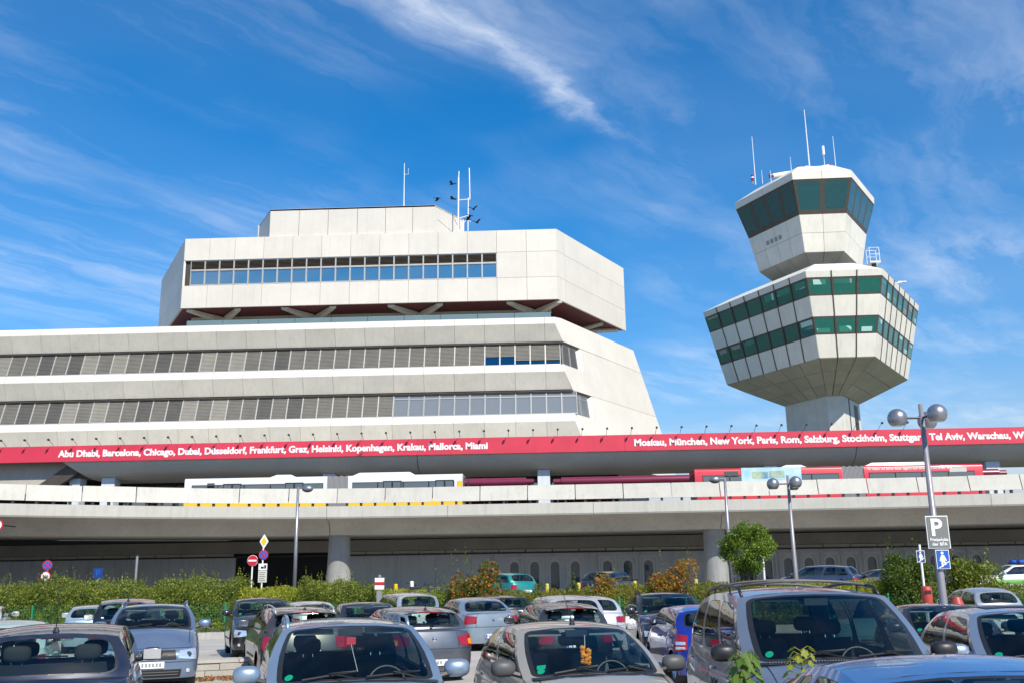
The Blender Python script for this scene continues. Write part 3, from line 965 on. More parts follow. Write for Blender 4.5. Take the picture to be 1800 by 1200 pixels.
MB().tube([(-13.6, 89.5, 36.8), (-13.6, 89.5, 42.6)], [.06, .03], 6).build('mast', 'metal_white', AN2)
MB().tube([(-13.6, 89.5, 41.4), (-13.2, 89.5, 41.4), (-13.2, 89.5, 42.0)], .03, 6).build('bracket', 'metal_white', AN2)

# ================================================================== CANOPY WITH THE RED DESTINATION BANNER
CP = thing('entrance_canopy', 'long concrete canopy beam on pillars above the upper road', 'canopy', (0, 80, 6.1), world_parts=True)
cross = [(78.12, 13.25), (78.12, 12.02), (78.35, 11.7), (78.75, 11.25), (79.3, 10.92), (80.0, 10.72), (83.6, 10.72), (83.9, 11.1), (83.9, 13.2)]
joints = [-52, -18.4, -10.4 + .0, 20.6 - 0, 46]
joints = [-37.9, -10.55, 24.6, 48]
for i, (xa, xb) in enumerate(zip(joints[:-1], joints[1:])):
    mb = MB()
    xs_ = (xa + .03, xb - .03)
    n = len(cross)
    p = []
    for j, x in enumerate(xs_):
        for (y, z) in cross:
            sl_ = 0
            if i == 0 and j == 0:
                sl_ = -(z - 10.72) * 1.4
            p.append((x + sl_, y, z))
    fc = [(k, k + n, (k + 1) % n + n, (k + 1) % n) for k in range(n)] + [tuple(range(n)), tuple(range(2 * n - 1, n - 1, -1))]
    mb.add(p, fc)
    mb.build('canopy_beam', 'canopy_concrete', CP, smooth=True, angle=40)
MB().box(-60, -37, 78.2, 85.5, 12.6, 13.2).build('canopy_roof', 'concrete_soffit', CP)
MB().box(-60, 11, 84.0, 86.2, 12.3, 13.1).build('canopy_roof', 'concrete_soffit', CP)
# inclined stair flank under the left end of the canopy
MB().slab([(-52, 79.2, 9.2), (-43.0, 79.2, 9.2), (-38.5, 79.2, 12.2), (-52, 79.2, 12.2)], .5).build('stair_flank', 'concrete_soffit', CP)
MB().slab([(-43.4, 78.9, 9.2), (-41.6, 78.9, 9.2), (-37.4, 78.9, 12.1), (-39.2, 78.9, 12.1)], .6).build('stair_string', 'frame_brown', CP)
for xx, wd in ((-39.2, .9), (-36.4, 1.1), (-18.0, 1.0), (-0.35, 1.0), (18.0, 1.0), (35.7, 1.1)):
    MB().box(xx - wd / 2, xx + wd / 2, 79.6, 80.7, 6.1, 10.8).build('pillar', 'wall_grey', CP)
BN = thing('destination_banner', 'long red banner naming flight destinations in white letters along the canopy', 'banner', (0, 78.0, 12.0), world_parts=True)
for xa, xb in ((-60, -30.2), (-30.2, -10.5), (-10.5, 6.2), (6.2, 26.2), (26.2, 48)):
    MB().box(xa + .006, xb - .006, 77.96, 78.1, 12.0, 13.3).build('banner_panel', 'banner_red', BN)
place_text('lettering', 'Abu Dhabi, Barcelona, Chicago, Dubai, Düsseldorf, Frankfurt, Graz, Helsinki, Kopenhagen, Krakau, Mallorca, Miami', 0.74, (-40.0, 77.955, 12.4), (1, 0, 0), (0, 0, 1),
           'letter_white', BN, width=35.2, offset=0.03, org=ORG[BN.name], extrude=.012)
place_text('lettering', 'Moskau, München, New York, Paris, Rom, Salzburg, Stockholm, Stuttgart, Tel Aviv, Warschau, Wien', 0.74, (6.96, 77.955, 12.4), (1, 0, 0), (0, 0, 1),
           'letter_white', BN, width=31.6, offset=0.03, org=ORG[BN.name], extrude=.012)
sp1 = MB().tube([(0, 0.25, 0), (0, -.05, .25), (0.03, -.75, .52)], .018, 5)
sp1m = sp1.mesh('spotlight_arm')
sp2 = MB().lathe([(.001, -.16), (.06, -.14), (.1, 0.0), (.085, .1), (.001, .12)], (0.03, -.82, .5), 'y', 10)
sp2m = sp2.mesh('spotlight')
for k in range(-24, 22):
    x = -11.0 + k * 1.97
    s = link('spotlight_arm', sp1m, 'metal_dark', BN, (x, 0, 1.22))
    link('spotlight', sp2m, 'metal_dark', s)

# ================================================================== VIADUCT (curved at its left end)
VD = thing('elevated_road', 'curving concrete road viaduct with pale parapet panels', 'viaduct', (0, 66, 0.9), world_parts=True)
ctrl = [(-48, 45.2), (-40, 50.6), (-31.73, 55.5), (-29.64, 56.6), (-27.16, 57.9), (-24.6, 59.1), (-21.95, 60.15), (-19.19, 61.0), (-16.38, 61.6), (-13.45, 62.0), (-10.4, 62.2), (-4, 62.3), (6, 62.1), (16, 61.9), (22.7, 61.55), (29, 60.95), (38, 59.9), (46, 58.8)]
ctrl = np.array(ctrl, float)
dseg = np.r_[0, np.cumsum(np.linalg.norm(np.diff(ctrl, axis=0), axis=1))]
SMAX = dseg[-1]


def vp(s):
    d = 1.2
    P = lambda q: np.array([np.interp(q, dseg, ctrl[:, 0]), np.interp(q, dseg, ctrl[:, 1])])
    p = (P(s - d) + 2 * P(s) + P(s + d)) / 4 if d < s < SMAX - d else P(s)
    t = P(min(s + d, SMAX)) - P(max(s - d, 0))
    t = t / np.linalg.norm(t)
    return p, np.array([t[1], -t[0]])      # point and outward (towards the car park) normal


def vpt(s, o, z):
    p, n_ = vp(s)
    return (p[0] + n_[0] * o, p[1] + n_[1] * o, z)


def sweep(prof, s0, s1, step=1.0, closed=True):
    mb = MB()
    ss = np.linspace(s0, s1, max(2, int((s1 - s0) / step) + 1))
    pts = [vpt(s, o, z) for s in ss for (o, z) in prof]
    n = len(prof)
    m_ = n if closed else n - 1
    fc = [(i * n + j, i * n + (j + 1) % n, (i + 1) * n + (j + 1) % n, (i + 1) * n + j) for i in range(len(ss) - 1) for j in range(m_)]
    fc += [tuple(range(n)), tuple(range(len(ss) * n - 1, (len(ss) - 1) * n - 1, -1))]
    mb.add(pts, fc)
    return mb


s_at = lambda x: float(np.interp(x, ctrl[:, 0], dseg))
# edge beam in cast lengths
cuts = [0.0, s_at(-34), s_at(-14.05), s_at(-6.4), s_at(2.8), s_at(11.0), s_at(27), SMAX]
for a, b in zip(cuts[:-1], cuts[1:]):
    sweep([(.14, 6.76), (-.9, 6.76), (-.9, 6.0), (.06, 6.0), (.12, 6.1)], a + .012, b - .012).build('edge_beam', 'concrete_light', VD)
for a, b in ((0, s_at(-14.05)), (s_at(-14.05), s_at(11.0)), (s_at(11.0), SMAX)):
    sweep([(.0, 5.995), (-.95, 6.08), (-14.0, 6.08), (-14.0, 5.3), (-2.3, 5.08), (-1.5, 5.86), (-.7, 5.94)], a + .02, b - .02).build('deck_girder', 'girder_concrete', VD)
deck = MB()
ss = np.linspace(0, SMAX, 60)
for a, b in zip(ss[:-1], ss[1:]):
    p, q = vpt(a, -.6, 6.1), vpt(b, -.6, 6.1)
    deck.add([p, q, (q[0], 85.5, 6.1), (p[0], 85.5, 6.1)], [(0, 1, 2, 3)])
    p, q = vpt(a, -13, 5.25), vpt(b, -13, 5.25)
    deck.add([p, q, (q[0], 85.5, 5.25), (p[0], 85.5, 5.25)], [(3, 2, 1, 0)])
deck.build('road_deck', 'asphalt', VD)
# parapet panels on steel stubs
s0 = s_at(-13.45) - 3.03 * 12
k = 0
while s0 + 3.03 * (k + 1) < SMAX:
    a, b = s0 + 3.03 * k + .03, s0 + 3.03 * (k + 1) - .03
    sag = random.uniform(-.012, .012)
    pr = [(.02, 6.97 + sag), (-.12, 6.97 + sag), (-.42, 7.9 + sag), (-.28, 7.92 + sag)]
    if a > 0.1:
        sweep(pr, a, b, 1.0).build('parapet_panel', 'concrete_light', VD)
        st = MB()
        for f_ in (.2, .5, .8):
            s = a + (b - a) * f_
            x, y, _ = vpt(s, -.14, 0)
            st.box(x - .07, x + .07, y - .08, y + .08, 6.75, 6.99)
        st.build('parapet_stub', 'metal_dark', VD)
    k += 1
# round columns that flare towards the foot
for i, xx in enumerate((-13.9, 10.75, 34.0, -36.0)):
    yy = 65.2 if xx > -20 else 58.0
    c = MB().lathe([(.70, 5.2), (.71, 4.2), (.76, 3.0), (.84, 1.9), (.92, .85)], (xx, yy, 0), 'z', 32)
    c.build('column', 'concrete_column', VD, smooth=True)
    MB().lathe([(.001, 5.3), (.74, 5.3), (.74, 5.16), (.001, 5.16)], (xx, yy, 0), 'z', 32).build('bearing', 'metal_dark', VD)
# fat maroon guard tubes between the pillars on the far side of the deck
for xa, xb in ((-17.3, -1.1), (0.4, 17.2), (18.8, 34.6), (36.8, 50.0)):
    gt = thing('guard_tube', {-17.3: 'thick maroon guard tube ending at the middle pillar behind the white bus', 0.4: 'thick maroon guard tube running from the middle pillar to the red bus',
                              18.8: 'thick maroon guard tube mostly hidden behind the red bus', 36.8: 'thick maroon guard tube at the right edge past the red bus'}[xa], 'guard rail', (xa, 75.2, 6.1), world_parts=True, group='maroon guard tubes')
    MB().tube([(xa + .6, 75.2, 9.38), (xb - .6, 75.2, 9.42)], .33, 16).build('tube', 'pipe_maroon', gt, smooth=True, angle=40)
    MB().tube([(xa, 75.2, 9.38), (xa + .62, 75.2, 9.38)], .22, 12).tube([(xb - .62, 75.2, 9.42), (xb, 75.2, 9.42)], .22, 12).build('end_socket', 'pipe_maroon', gt)
    for q in np.linspace(xa + .3, xb - .3, 4):
        MB().tube([(q, 75.2, 6.1), (q, 75.2, 9.2)], .06, 8).build('post', 'metal_dark', gt)
# glazed wall of the departures hall behind the deck
HL = thing('departure_hall_front', 'dark glazed hall front behind the elevated road under the canopy', 'facade', (-20, 84.6, 6.1), world_parts=True)
MB().box(-60, 6.0, 85.0, 86.0, 6.1, 12.4).build('wall', 'interior_dark', HL)
for k in range(33):
    xa = -58 + k * 1.94
    f = MB().box(xa, xa + .12, 84.5, 84.9, 6.1, 11.2).box(xa + .12, xa + 1.94, 84.6, 84.9, 11.05, 11.2).build('window', 'frame_brown', HL)
    MB().box(xa + .12, xa + 1.94, 84.72, 84.76, 6.3, 11.05).build('pane', 'building_glass', f)
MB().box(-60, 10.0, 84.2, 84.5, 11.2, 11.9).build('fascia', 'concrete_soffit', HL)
MB().box(6.0, 8.5, 83.6, 86.0, 6.1, 11.4).build('corner_pier', 'concrete', HL)

# ================================================================== LOWER WALL UNDER THE VIADUCT
LW = thing('lower_wall', 'grey panelled wall with rounded windows in the shade under the viaduct', 'wall', (0, 76, 0.9), world_parts=True)
wx = -62.0
edges = []
while wx < 60:
    edges.append(wx)
    wx += 3.1
wins = [-2.73 + k * 1.545 for k in range(4)] + [4.35, 5.9, 7.45] + [13.3 + k * 1.56 for k in range(0, 13)] + [38.0 + k * 1.56 for k in range(3)]
MB().box(-62, 62, 76.35, 76.6, .85, 5.4).build('back_wall', 'interior_dark', LW)
ent = (-24.2, -16.6)


def wallseg(a, b):
    MB().slab([(a + .008, 76.0, .9), (b - .008, 76.0, .9), (b - .008, 76.0, 4.15), (a + .008, 76.0, 4.15)], .25).build('wall_panel', 'wall_grey', LW)


def plain_run(a, b, w=2.9):
    n = max(1, round((b - a) / w))
    for i in range(n):
        wallseg(a + (b - a) * i / n, a + (b - a) * (i + 1) / n)


plain_run(-62, ent[0])
plain_run(ent[1], wins[0] - .77)
groups = []
for x in wins:
    if groups and x - groups[-1][-1] < 1.7:
        groups[-1].append(x)
    else:
        groups.append([x])
prev = None
for gr in groups:
    if prev is not None:
        plain_run(prev, gr[0] - .77)
    prev = gr[-1] + .77
plain_run(prev, 62)


def stadium(cx, w, z0, z1, n=8):
    r = w / 2
    pts = []
    for t in np.linspace(math.pi, 2 * math.pi, n):
        pts.append((cx + r * math.cos(t), z0 + r + r * math.sin(t)))
    for t in np.linspace(0, math.pi, n):
        pts.append((cx + r * math.cos(t), z1 - r + r * math.sin(t)))
    return pts


def ring(cx, outer, inner, y, th, mb):
    """flat plate with a rounded opening"""
    n = len(inner)
    o2 = []
    x0, x1, z0, z1 = outer
    for (x, z) in inner:
        dx, dz = x - cx, z - (z0 + z1) / 2
        kx = (x1 - cx) / abs(dx) if abs(dx) > 1e-6 else 1e9
        kz = ((z1 - z0) / 2) / abs(dz) if abs(dz) > 1e-6 else 1e9
        kk = min(kx, kz)
        o2.append((cx + dx * kk, (z0 + z1) / 2 + dz * kk))
    pts = [(x, y, z) for x, z in o2] + [(x, y, z) for x, z in inner] + [(x, y + th, z) for x, z in inner]
    fc = []
    for i in range(n):
        j = (i + 1) % n
        fc.append((i, j, j + n, i + n))
        fc.append((i + n, j + n, j + 2 * n, i + 2 * n))
    # corners of the plate
    mb.add(pts, fc)
    for sx in (0, 1):
        for sz in (0, 1):
            c = (x0 if sx == 0 else x1, z0 if sz == 0 else z1)
            ii = [i for i in range(n)]
            a = min(ii, key=lambda i: abs(o2[i][0] - c[0]) * 1000 + abs(o2[i][1] - c[1]))
            b = min(ii, key=lambda i: abs(o2[i][1] - c[1]) * 1000 + abs(o2[i][0] - c[0]))
            mb.add([(o2[a][0], y, o2[a][1]), (o2[b][0], y, o2[b][1]), (c[0], y, c[1])], [(0, 1, 2)])


wl = MB()
ring(0, (-.772, .772, 0.9, 4.15), stadium(0, .98, 1.1, 3.66), 76.0, .16, wl)
wl_m = wl.mesh('wall_panel', (0, 76, .9))
fl = MB()
ring(0, (-.6, .6, 1.0, 3.76), stadium(0, .66, 1.22, 3.42), 76.10, .14, fl)
fl_m = fl.mesh('window', (0, 76, .9))
pn_m = MB().slab([(x, 76.24, z) for x, z in stadium(0, .70, 1.2, 3.44)], .02, (0, -1, 0)).mesh('pane', (0, 76, .9))
hd_m = MB().box(-.62, .62, 75.9, 76.0, 3.66, 3.78).box(-.66, -.58, 75.94, 76.0, .9, 3.66).box(.58, .66, 75.94, 76.0, .9, 3.66).mesh('surround', (0, 76, .9))
for x in wins:
    w_ = link('wall_panel', wl_m, 'wall_grey', LW, (x, 0, 0))
    f = link('window', fl_m, 'wall_frame', LW, (x, 0, 0))
    link('pane', pn_m, 'shade_glass', f)
    link('surround', hd_m, 'wall_frame', f)
# strip of long lamp covers above the wall
tb_m = MB().box(-.98, .98, 75.72, 76.0, 4.17, 4.36).mesh('lamp_cover', (0, 76, .9))
x = -60.0
while x < 60:
    if not (ent[0] - 1 < x < ent[1] + 1):
        link('lamp_cover', tb_m, 'panel_fascia', LW, (x, 0, 0))
    x += 2.04
MB().box(-62, 62, 75.4, 75.7, 4.05, 4.14).build('cable_tray', 'metal_dark', LW)
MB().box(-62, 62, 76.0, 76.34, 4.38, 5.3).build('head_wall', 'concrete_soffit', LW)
en = MB().box(ent[0], ent[1], 76.5, 84, .9, .92).box(ent[0], ent[0] + .2, 76.0, 84, .9, 4.4).box(ent[1] - .2, ent[1], 76.0, 84, .9, 4.4).box(ent[0], ent[1], 84, 84.2, .9, 4.4)
en.build('entrance_recess', 'interior_dark', LW)

# ================================================================== CONTROL TOWER
TC = V(32.3, 112.6, 0)
CT = thing('control_tower', 'pale six-sided airport control tower with two stacked inverted pods', 'tower', (32.3, 112.6, 0.9), world_parts=True)


def hexring(a, b, z):
    """corners of an equiangular hexagon with alternating sides a (front) and b"""
    db = (b + 2 * a) / (2 * math.sqrt(3))
    da = (a + 2 * b) / (2 * math.sqrt(3))
    pts = []
    # front short side faces -Y
    for k in range(3):
        th = -math.pi / 2 + k * 2 * math.pi / 3 - R(1.5)
        n_ = V(math.cos(th), math.sin(th), 0)
        t_ = V(-math.sin(th), math.cos(th), 0)
        pts += [TC + n_ * da - t_ * a / 2 + V(0, 0, z), TC + n_ * da + t_ * a / 2 + V(0, 0, z)]
    return pts                       # 0-1 front short, 1-2 right long, 2-3 short, 3-4 back long, 4-5 short, 5-0 left long


def ring_quads(lo, hi):
    return [[lo[i], lo[(i + 1) % 6], hi[(i + 1) % 6], hi[i]] for i in range(6)]


def hex_solid(lo, hi, name, m):
    mb = MB()
    mb.add(lo + hi, [(i, (i + 1) % 6, (i + 1) % 6 + 6, i + 6) for i in range(6)] + [tuple(range(5, -1, -1)), tuple(range(6, 12))])
    return mb.build(name, m, CT)


def panel_band(lo, hi, counts, m, name, gap=0.025, thick=0.12):
    for fi, q in enumerate(ring_quads(lo, hi)):
        n = counts[fi % 2] if len(counts) == 2 else counts[fi]
        L_ = np.linalg.norm(q[1] - q[0])
        H_ = np.linalg.norm(q[3] - q[0])
        for i in range(n):
            g0, h0 = gap / L_, gap / H_
            MB().slab(subq(q, i / n + g0, (i + 1) / n - g0, h0, 1 - h0), thick).build(name, m, CT)


def window_band(lo, hi, counts, fm_, gm, fw=.10, transom=None, sillh=None, blinds=False):
    for fi, q in enumerate(ring_quads(lo, hi)):
        n = counts[fi % 2]
        L_ = np.linalg.norm(q[1] - q[0])
        H_ = np.linalg.norm(q[3] - q[0])
        for i in range(n):
            c = subq(q, i / n, (i + 1) / n, 0, 1)
            u, v = fw / (L_ / n), fw / H_
            v0 = sillh if sillh else v
            f = MB()
            for (a, b, d, e) in ((0, u, 0, 1), (1 - u, 1, 0, 1), (u, 1 - u, 0, v0), (u, 1 - u, 1 - v, 1)):
                f.slab(subq(c, a, b, d, e), .16, None, -.02)
            if transom:
                f.slab(subq(c, u, 1 - u, transom, transom + .5 * v), .1, None, -.03)
            fo_ = f.build('window', fm_, CT)
            pq = subq(c, u, 1 - u, v0, 1 - v)
            nq = nrm(np.cross(pq[1] - pq[0], pq[3] - pq[0]))
            tl = [rng.normal() * .006 for _ in range(4)]
            MB().slab([p_ + nq * t__ for p_, t__ in zip(pq, tl)], .02, nq, -.12).build('pane', gm, fo_)
            if blinds and rng.uniform() < .6:
                lo_, hi_ = (rng.uniform(.5, .8), .97) if rng.uniform() < .3 else (.03, rng.uniform(.3, .5))
                MB().slab(subq(c, u + rng.uniform(0, .2), 1 - u - rng.uniform(0, .2), v0 + lo_ * (1 - v0 - v), v0 + hi_ * (1 - v0 - v)), .02, None, -.34).build('blind', 'blind_mint' if rng.uniform() < .75 else 'blind_light', fo_)


def ab(a):
    return a, a + 9.7


H1 = lambda z: hexring(*ab(5.8 + (z - 24.6) * .2556), z)
H1i = lambda z, d: hexring(5.8 + (z - 24.6) * .2556 - 1.155 * d, 5.8 + 9.7 + (z - 24.6) * .2556 - 1.155 * d, z)
Z1 = [24.6, 27.0, 28.85, 31.05, 32.93, 33.6]
panel_band(H1(24.6), H1(27.0), (3, 7), 'tower_panel', 'cladding_panel')
window_band(H1(27.0), H1(28.85), (3, 7), 'frame_brown', 'tower_glass', .17, blinds=True)
panel_band(H1(28.85), H1(31.05), (3, 7), 'tower_panel', 'cladding_panel')
window_band(H1(31.05), H1(32.93), (3, 7), 'frame_brown', 'tower_glass', .17, blinds=True)
panel_band(H1(32.93), H1(33.6), (3, 7), 'tower_panel', 'eaves_panel')
# mullion ribs running over both storeys
for fi, n in enumerate((3, 7, 3, 7, 3, 7)):
    lo, hi = H1(24.6), H1(33.62)
    for i in range(1, n):
        a = lerp(lo[fi], lo[(fi + 1) % 6], i / n)
        b = lerp(hi[fi], hi[(fi + 1) % 6], i / n)
        q = ring_quads(lo, hi)[fi]
        nn = nrm(np.cross(q[1] - q[0], q[3] - q[0]))
        t_ = nrm(q[1] - q[0])
        MB().hexa([a - t_ * .05 - nn * .05, a + t_ * .05 - nn * .05, a + t_ * .05 + nn * .07, a - t_ * .05 + nn * .07, b - t_ * .05 - nn * .05, b + t_ * .05 - nn * .05, b + t_ * .05 + nn * .07, b - t_ * .05 + nn * .07]).build('rib', 'frame_brown', CT)
# dark interior: floors, ceilings and a central core
for za, zb in ((24.7, 27.0), (28.75, 31.05), (32.8, 33.4)):
    hex_solid(H1i(za, .16), H1i(zb, .16), 'floor_slab', 'interior_dark')
hex_solid(hexring(2.2, 8.5, 24.7), hexring(2.2, 8.5, 33.4), 'service_core', 'interior_room')
# soffit panels down to the shaft
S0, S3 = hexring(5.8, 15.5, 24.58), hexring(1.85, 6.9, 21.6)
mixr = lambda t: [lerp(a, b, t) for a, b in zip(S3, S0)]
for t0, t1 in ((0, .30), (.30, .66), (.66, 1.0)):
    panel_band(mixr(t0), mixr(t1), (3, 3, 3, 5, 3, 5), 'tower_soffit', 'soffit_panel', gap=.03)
hex_solid([p + V(0, 0, .22) for p in mixr(0.0)], [p + V(0, 0, .1) for p in H1i(24.6, .3)], 'soffit_core', 'joint_dark')
# roof of the large pod
Rt = hexring(4.2, 13.6, 35.5)
panel_band(H1(33.62), Rt, (2, 4), 'tower_panel', 'roof_panel', gap=.02)
hex_solid(H1i(33.5, .2), [p - V(0, 0, .15) for p in hexring(4.0, 13.4, 35.5)], 'roof_core', 'joint_dark')
# neck and cab
hex_solid(hexring(2.6, 6.4, 34.5), hexring(2.6, 6.4, 37.2), 'neck', 'tower_panel')
cr = lambda a, z: hexring(a, a + 3.5, z)
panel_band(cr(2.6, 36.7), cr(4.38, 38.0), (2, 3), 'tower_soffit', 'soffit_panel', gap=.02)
hex_solid(cr(2.4, 36.9), cr(4.1, 38.05), 'soffit_core', 'joint_dark')
panel_band(cr(4.38, 38.0), cr(4.86, 40.2), (2, 4), 'tower_panel', 'cladding_panel', gap=.018)
panel_band(cr(4.86, 40.2), cr(5.33, 42.3), (2, 4), 'tower_panel', 'cladding_panel', gap=.018)
hex_solid(cr(4.1, 38.05), cr(5.05, 42.25), 'cab_base', 'joint_dark')
window_band(cr(5.33, 42.3), cr(6.62, 46.15), (2, 4), 'frame_brown', 'cab_glass', .22, transom=.80, sillh=.13)
hex_solid(cr(3.2, 42.2), cr(3.6, 43.3), 'console_desk', 'interior_dark')
hex_solid(cr(1.2, 42.2), cr(1.2, 46.2), 'service_core', 'interior_room')
hex_solid(cr(6.2, 46.16), cr(6.3, 46.9), 'cab_ceiling', 'interior_dark')
panel_band(cr(6.65, 46.15), cr(6.72, 47.0), (2, 4), 'tower_panel', 'eaves_panel', gap=.02)
panel_band(cr(6.72, 47.02), cr(4.0, 48.7), (2, 2), 'tower_panel', 'roof_panel', gap=.015)
hex_solid(cr(6.5, 46.9), cr(3.9, 48.6), 'roof_core', 'tower_panel')
# ventilation grilles on the left flank of the cab
q = ring_quads(cr(4.86, 40.2), cr(5.33, 42.3))[5]
for i in range(4):
    u = .30 + i * .085
    MB().slab(subq(q, 1 - u - .06 if False else u, u + .06, .18, .42), .05, None, .02).build('vent', 'frame_grey', CT)
# shaft
hex_solid(hexring(1.8, 6.75, .9), hexring(1.8, 6.75, 21.75), 'shaft', 'shaft_concrete')
q = ring_quads(hexring(1.8, 6.75, .9), hexring(1.8, 6.75, 21.6))[1]
MB().slab(subq(q, .30, .36, 0, 1), .05, None, .012).build('shaft_joint', 'joint_dark', CT)
MB().slab(subq(q, .62, .86, .8, .98), .05, None, .012).build('shaft_window', 'frame_black', CT)
# roof equipment
RB = thing('radar_bar', 'white surface radar bar with red ends on the tower roof', 'radar', (31.5, 111, 48.7), world_parts=True)
MB().tube([(27.6, 109.4, 48.6), (35.0, 111.0, 50.3)], .26, 12).build('antenna_bar', 'metal_white', RB)
MB().tube([(27.3, 109.34, 48.53), (27.7, 109.42, 48.62)], .27, 12).tube([(34.9, 110.98, 50.28), (35.3, 111.06, 50.37)], .27, 12).build('end_cap', 'lamp_dark_red', RB)
MB().lathe([(.3, 48.5), (.3, 49.2), (.12, 49.4)], (31.6, 110.3, 0), 'z', 10).build('turntable', 'metal_grey', RB)


def mast(name, label, x, y, z0, z1, r, extra=None):
    t_ = thing(name, label, 'antenna', (x, y, z0), world_parts=True, group='antennas on the tower roofs')
    MB().tube([(x, y, z0), (x, y, z1)], [r, r * .5], 6).build('mast', 'metal_white', t_)
    if extra:
        extra(t_)
    return t_


mast('whip_antenna', 'tallest white whip antenna at the middle of the tower roof', 32.2, 109.6, 48.5, 57.2, .09)
mast('whip_antenna', 'white whip antenna at the left corner of the tower roof', 25.4, 108.6, 47.2, 53.4, .06)
mast('whip_antenna', 'white whip antenna at the right end of the radar bar', 35.6, 110.5, 48.3, 54.0, .055)
mast('cylinder_antenna', 'white cylinder antenna on a short mast beside the radar bar', 34.2, 110.2, 48.6, 52.2, .05,
     lambda t_: MB().lathe([(.001, 51.5), (.17, 51.5), (.17, 52.6), (.001, 52.7)], (34.2, 110.2, 0), 'z', 10).build('cylinder', 'metal_white', t_))
mast('whip_antenna', 'short white rod antenna left of the warning lights', 29.9, 109.2, 48.3, 50.9, .04)
mast('whip_antenna', 'short stub antenna left of the tallest whip on the roof slope', 27.2, 108.4, 47.4, 48.9, .04)
mast('whip_antenna', 'tiny rod antenna on the left roof slope of the tower', 26.3, 108.9, 47.4, 49.2, .035)


def beacon(x, y, z, label):
    t_ = thing('warning_light', label, 'warning light', (x, y, z), world_parts=True, group='red warning lights on the tower')
    MB().tube([(x, y, z), (x, y, z + .5)], .08, 8).build('stem', 'metal_grey', t_)
    MB().lathe([(.001, z + .5), (.17, z + .5), (.17, z + .8), (.001, z + .82)], (x, y, 0), 'z', 10).build('lens', 'lamp_red', t_)
    MB().lathe([(.19, z + .8), (.19, z + .95), (.001, z + .96)], (x, y, 0), 'z', 10).build('cap', 'metal_white', t_)
    MB().lathe([(.16, z + .96), (.16, z + 1.2), (.001, z + 1.22)], (x, y, 0), 'z', 10).build('lens', 'lamp_red', t_)


beacon(30.9, 109.4, 48.6, 'red warning light beside the tallest antenna')
beacon(25.0, 108.3, 47.1, 'red warning light at the left corner of the tower roof')
dm = thing('radome', 'small white radome ball beside the tallest antenna', 'radome', (31.9, 109.8, 48.6), world_parts=True)
MB().sphere((31.9, 109.8, 49.5), .42, 14, 9).build('ball', 'metal_white', dm, smooth=True)
MB().lathe([(.2, 48.6), (.2, 49.2)], (31.9, 109.8, 0), 'z', 10).build('foot', 'metal_grey', dm)
# service platform with railing at the right of the neck
pf = thing('service_platform', 'small railed service platform on the shoulder of the tower', 'platform', (40.0, 110.5, 35), world_parts=True)
PX_, PY_ = 38.2, 108.6
MB().box(PX_ - .6, PX_ + .6, PY_ - .6, PY_ + .6, 37.0, 37.15).build('deck', 'metal_white', pf)
MB().tube([(PX_, PY_, 34.2), (PX_, PY_, 37.0)], .28, 8).tube([(PX_ - .7, PY_, 34.2), (PX_, PY_, 36.6)], .08, 6).tube([(PX_ + .7, PY_, 34.2), (PX_, PY_, 36.6)], .08, 6).build('pedestal', 'metal_dark', pf)
rl = MB()
for sx in (-.55, .55):
    for sy in (-.55, .55):
        rl.tube([(PX_ + sx, PY_ + sy, 37.2), (PX_ + sx, PY_ + sy, 38.8)], .035, 6)
for zz_ in (38.0, 38.8):
    rl.tube([(PX_ - .55, PY_ - .55, zz_), (PX_ + .55, PY_ - .55, zz_), (PX_ + .55, PY_ + .55, zz_), (PX_ - .55, PY_ + .55, zz_), (PX_ - .55, PY_ - .55, zz_)], .03, 5)
rl.build('railing', 'metal_white', pf)
cm = thing('camera_bracket', 'white bracket arm at the right edge of the large pod roof', 'bracket', (42.0, 109.0, 33.6), world_parts=True)
MB().tube([(39.4, 106.6, 33.6), (39.6, 106.6, 34.0), (40.9, 107.0, 34.25)], .05, 6).box(40.1, 41.0, 106.8, 107.3, 34.2, 34.3).build('arm', 'metal_white', cm)

# ================================================================== CARS
def rrect(u0, u1, v0, v1, ru, rv, n=5):
    """rounded rectangle, counter-clockwise, starting on the bottom edge"""
    pts = []
    for (cu, cv, t0) in ((u1 - ru, v0 + rv, -90), (u1 - ru, v1 - rv, 0), (u0 + ru, v1 - rv, 90), (u0 + ru, v0 + rv, 180)):
        for k in range(n):
            t = R(t0 + 90 * k / (n - 1))
            pts.append((cu + ru * math.cos(t), cv + rv * math.sin(t)))
        # extra points along the straight run that follows
        nx = {-90: (u1, v1 - rv), 0: (u0 + ru, v1), 90: (u0, v0 + rv), 180: (u1 - ru, v0)}[t0]
        a = pts[-1]
        for q in (.25, .5, .75):
            pts.append((a[0] + (nx[0] - a[0]) * q, a[1] + (nx[1] - a[1]) * q))
    return pts


def project_out(pts, rect):
    """matching points on the rectangle round a rounded one"""
    u0, u1, v0, v1 = rect
    res = []
    for (u, v) in pts:
        res.append((u, v))
    return res


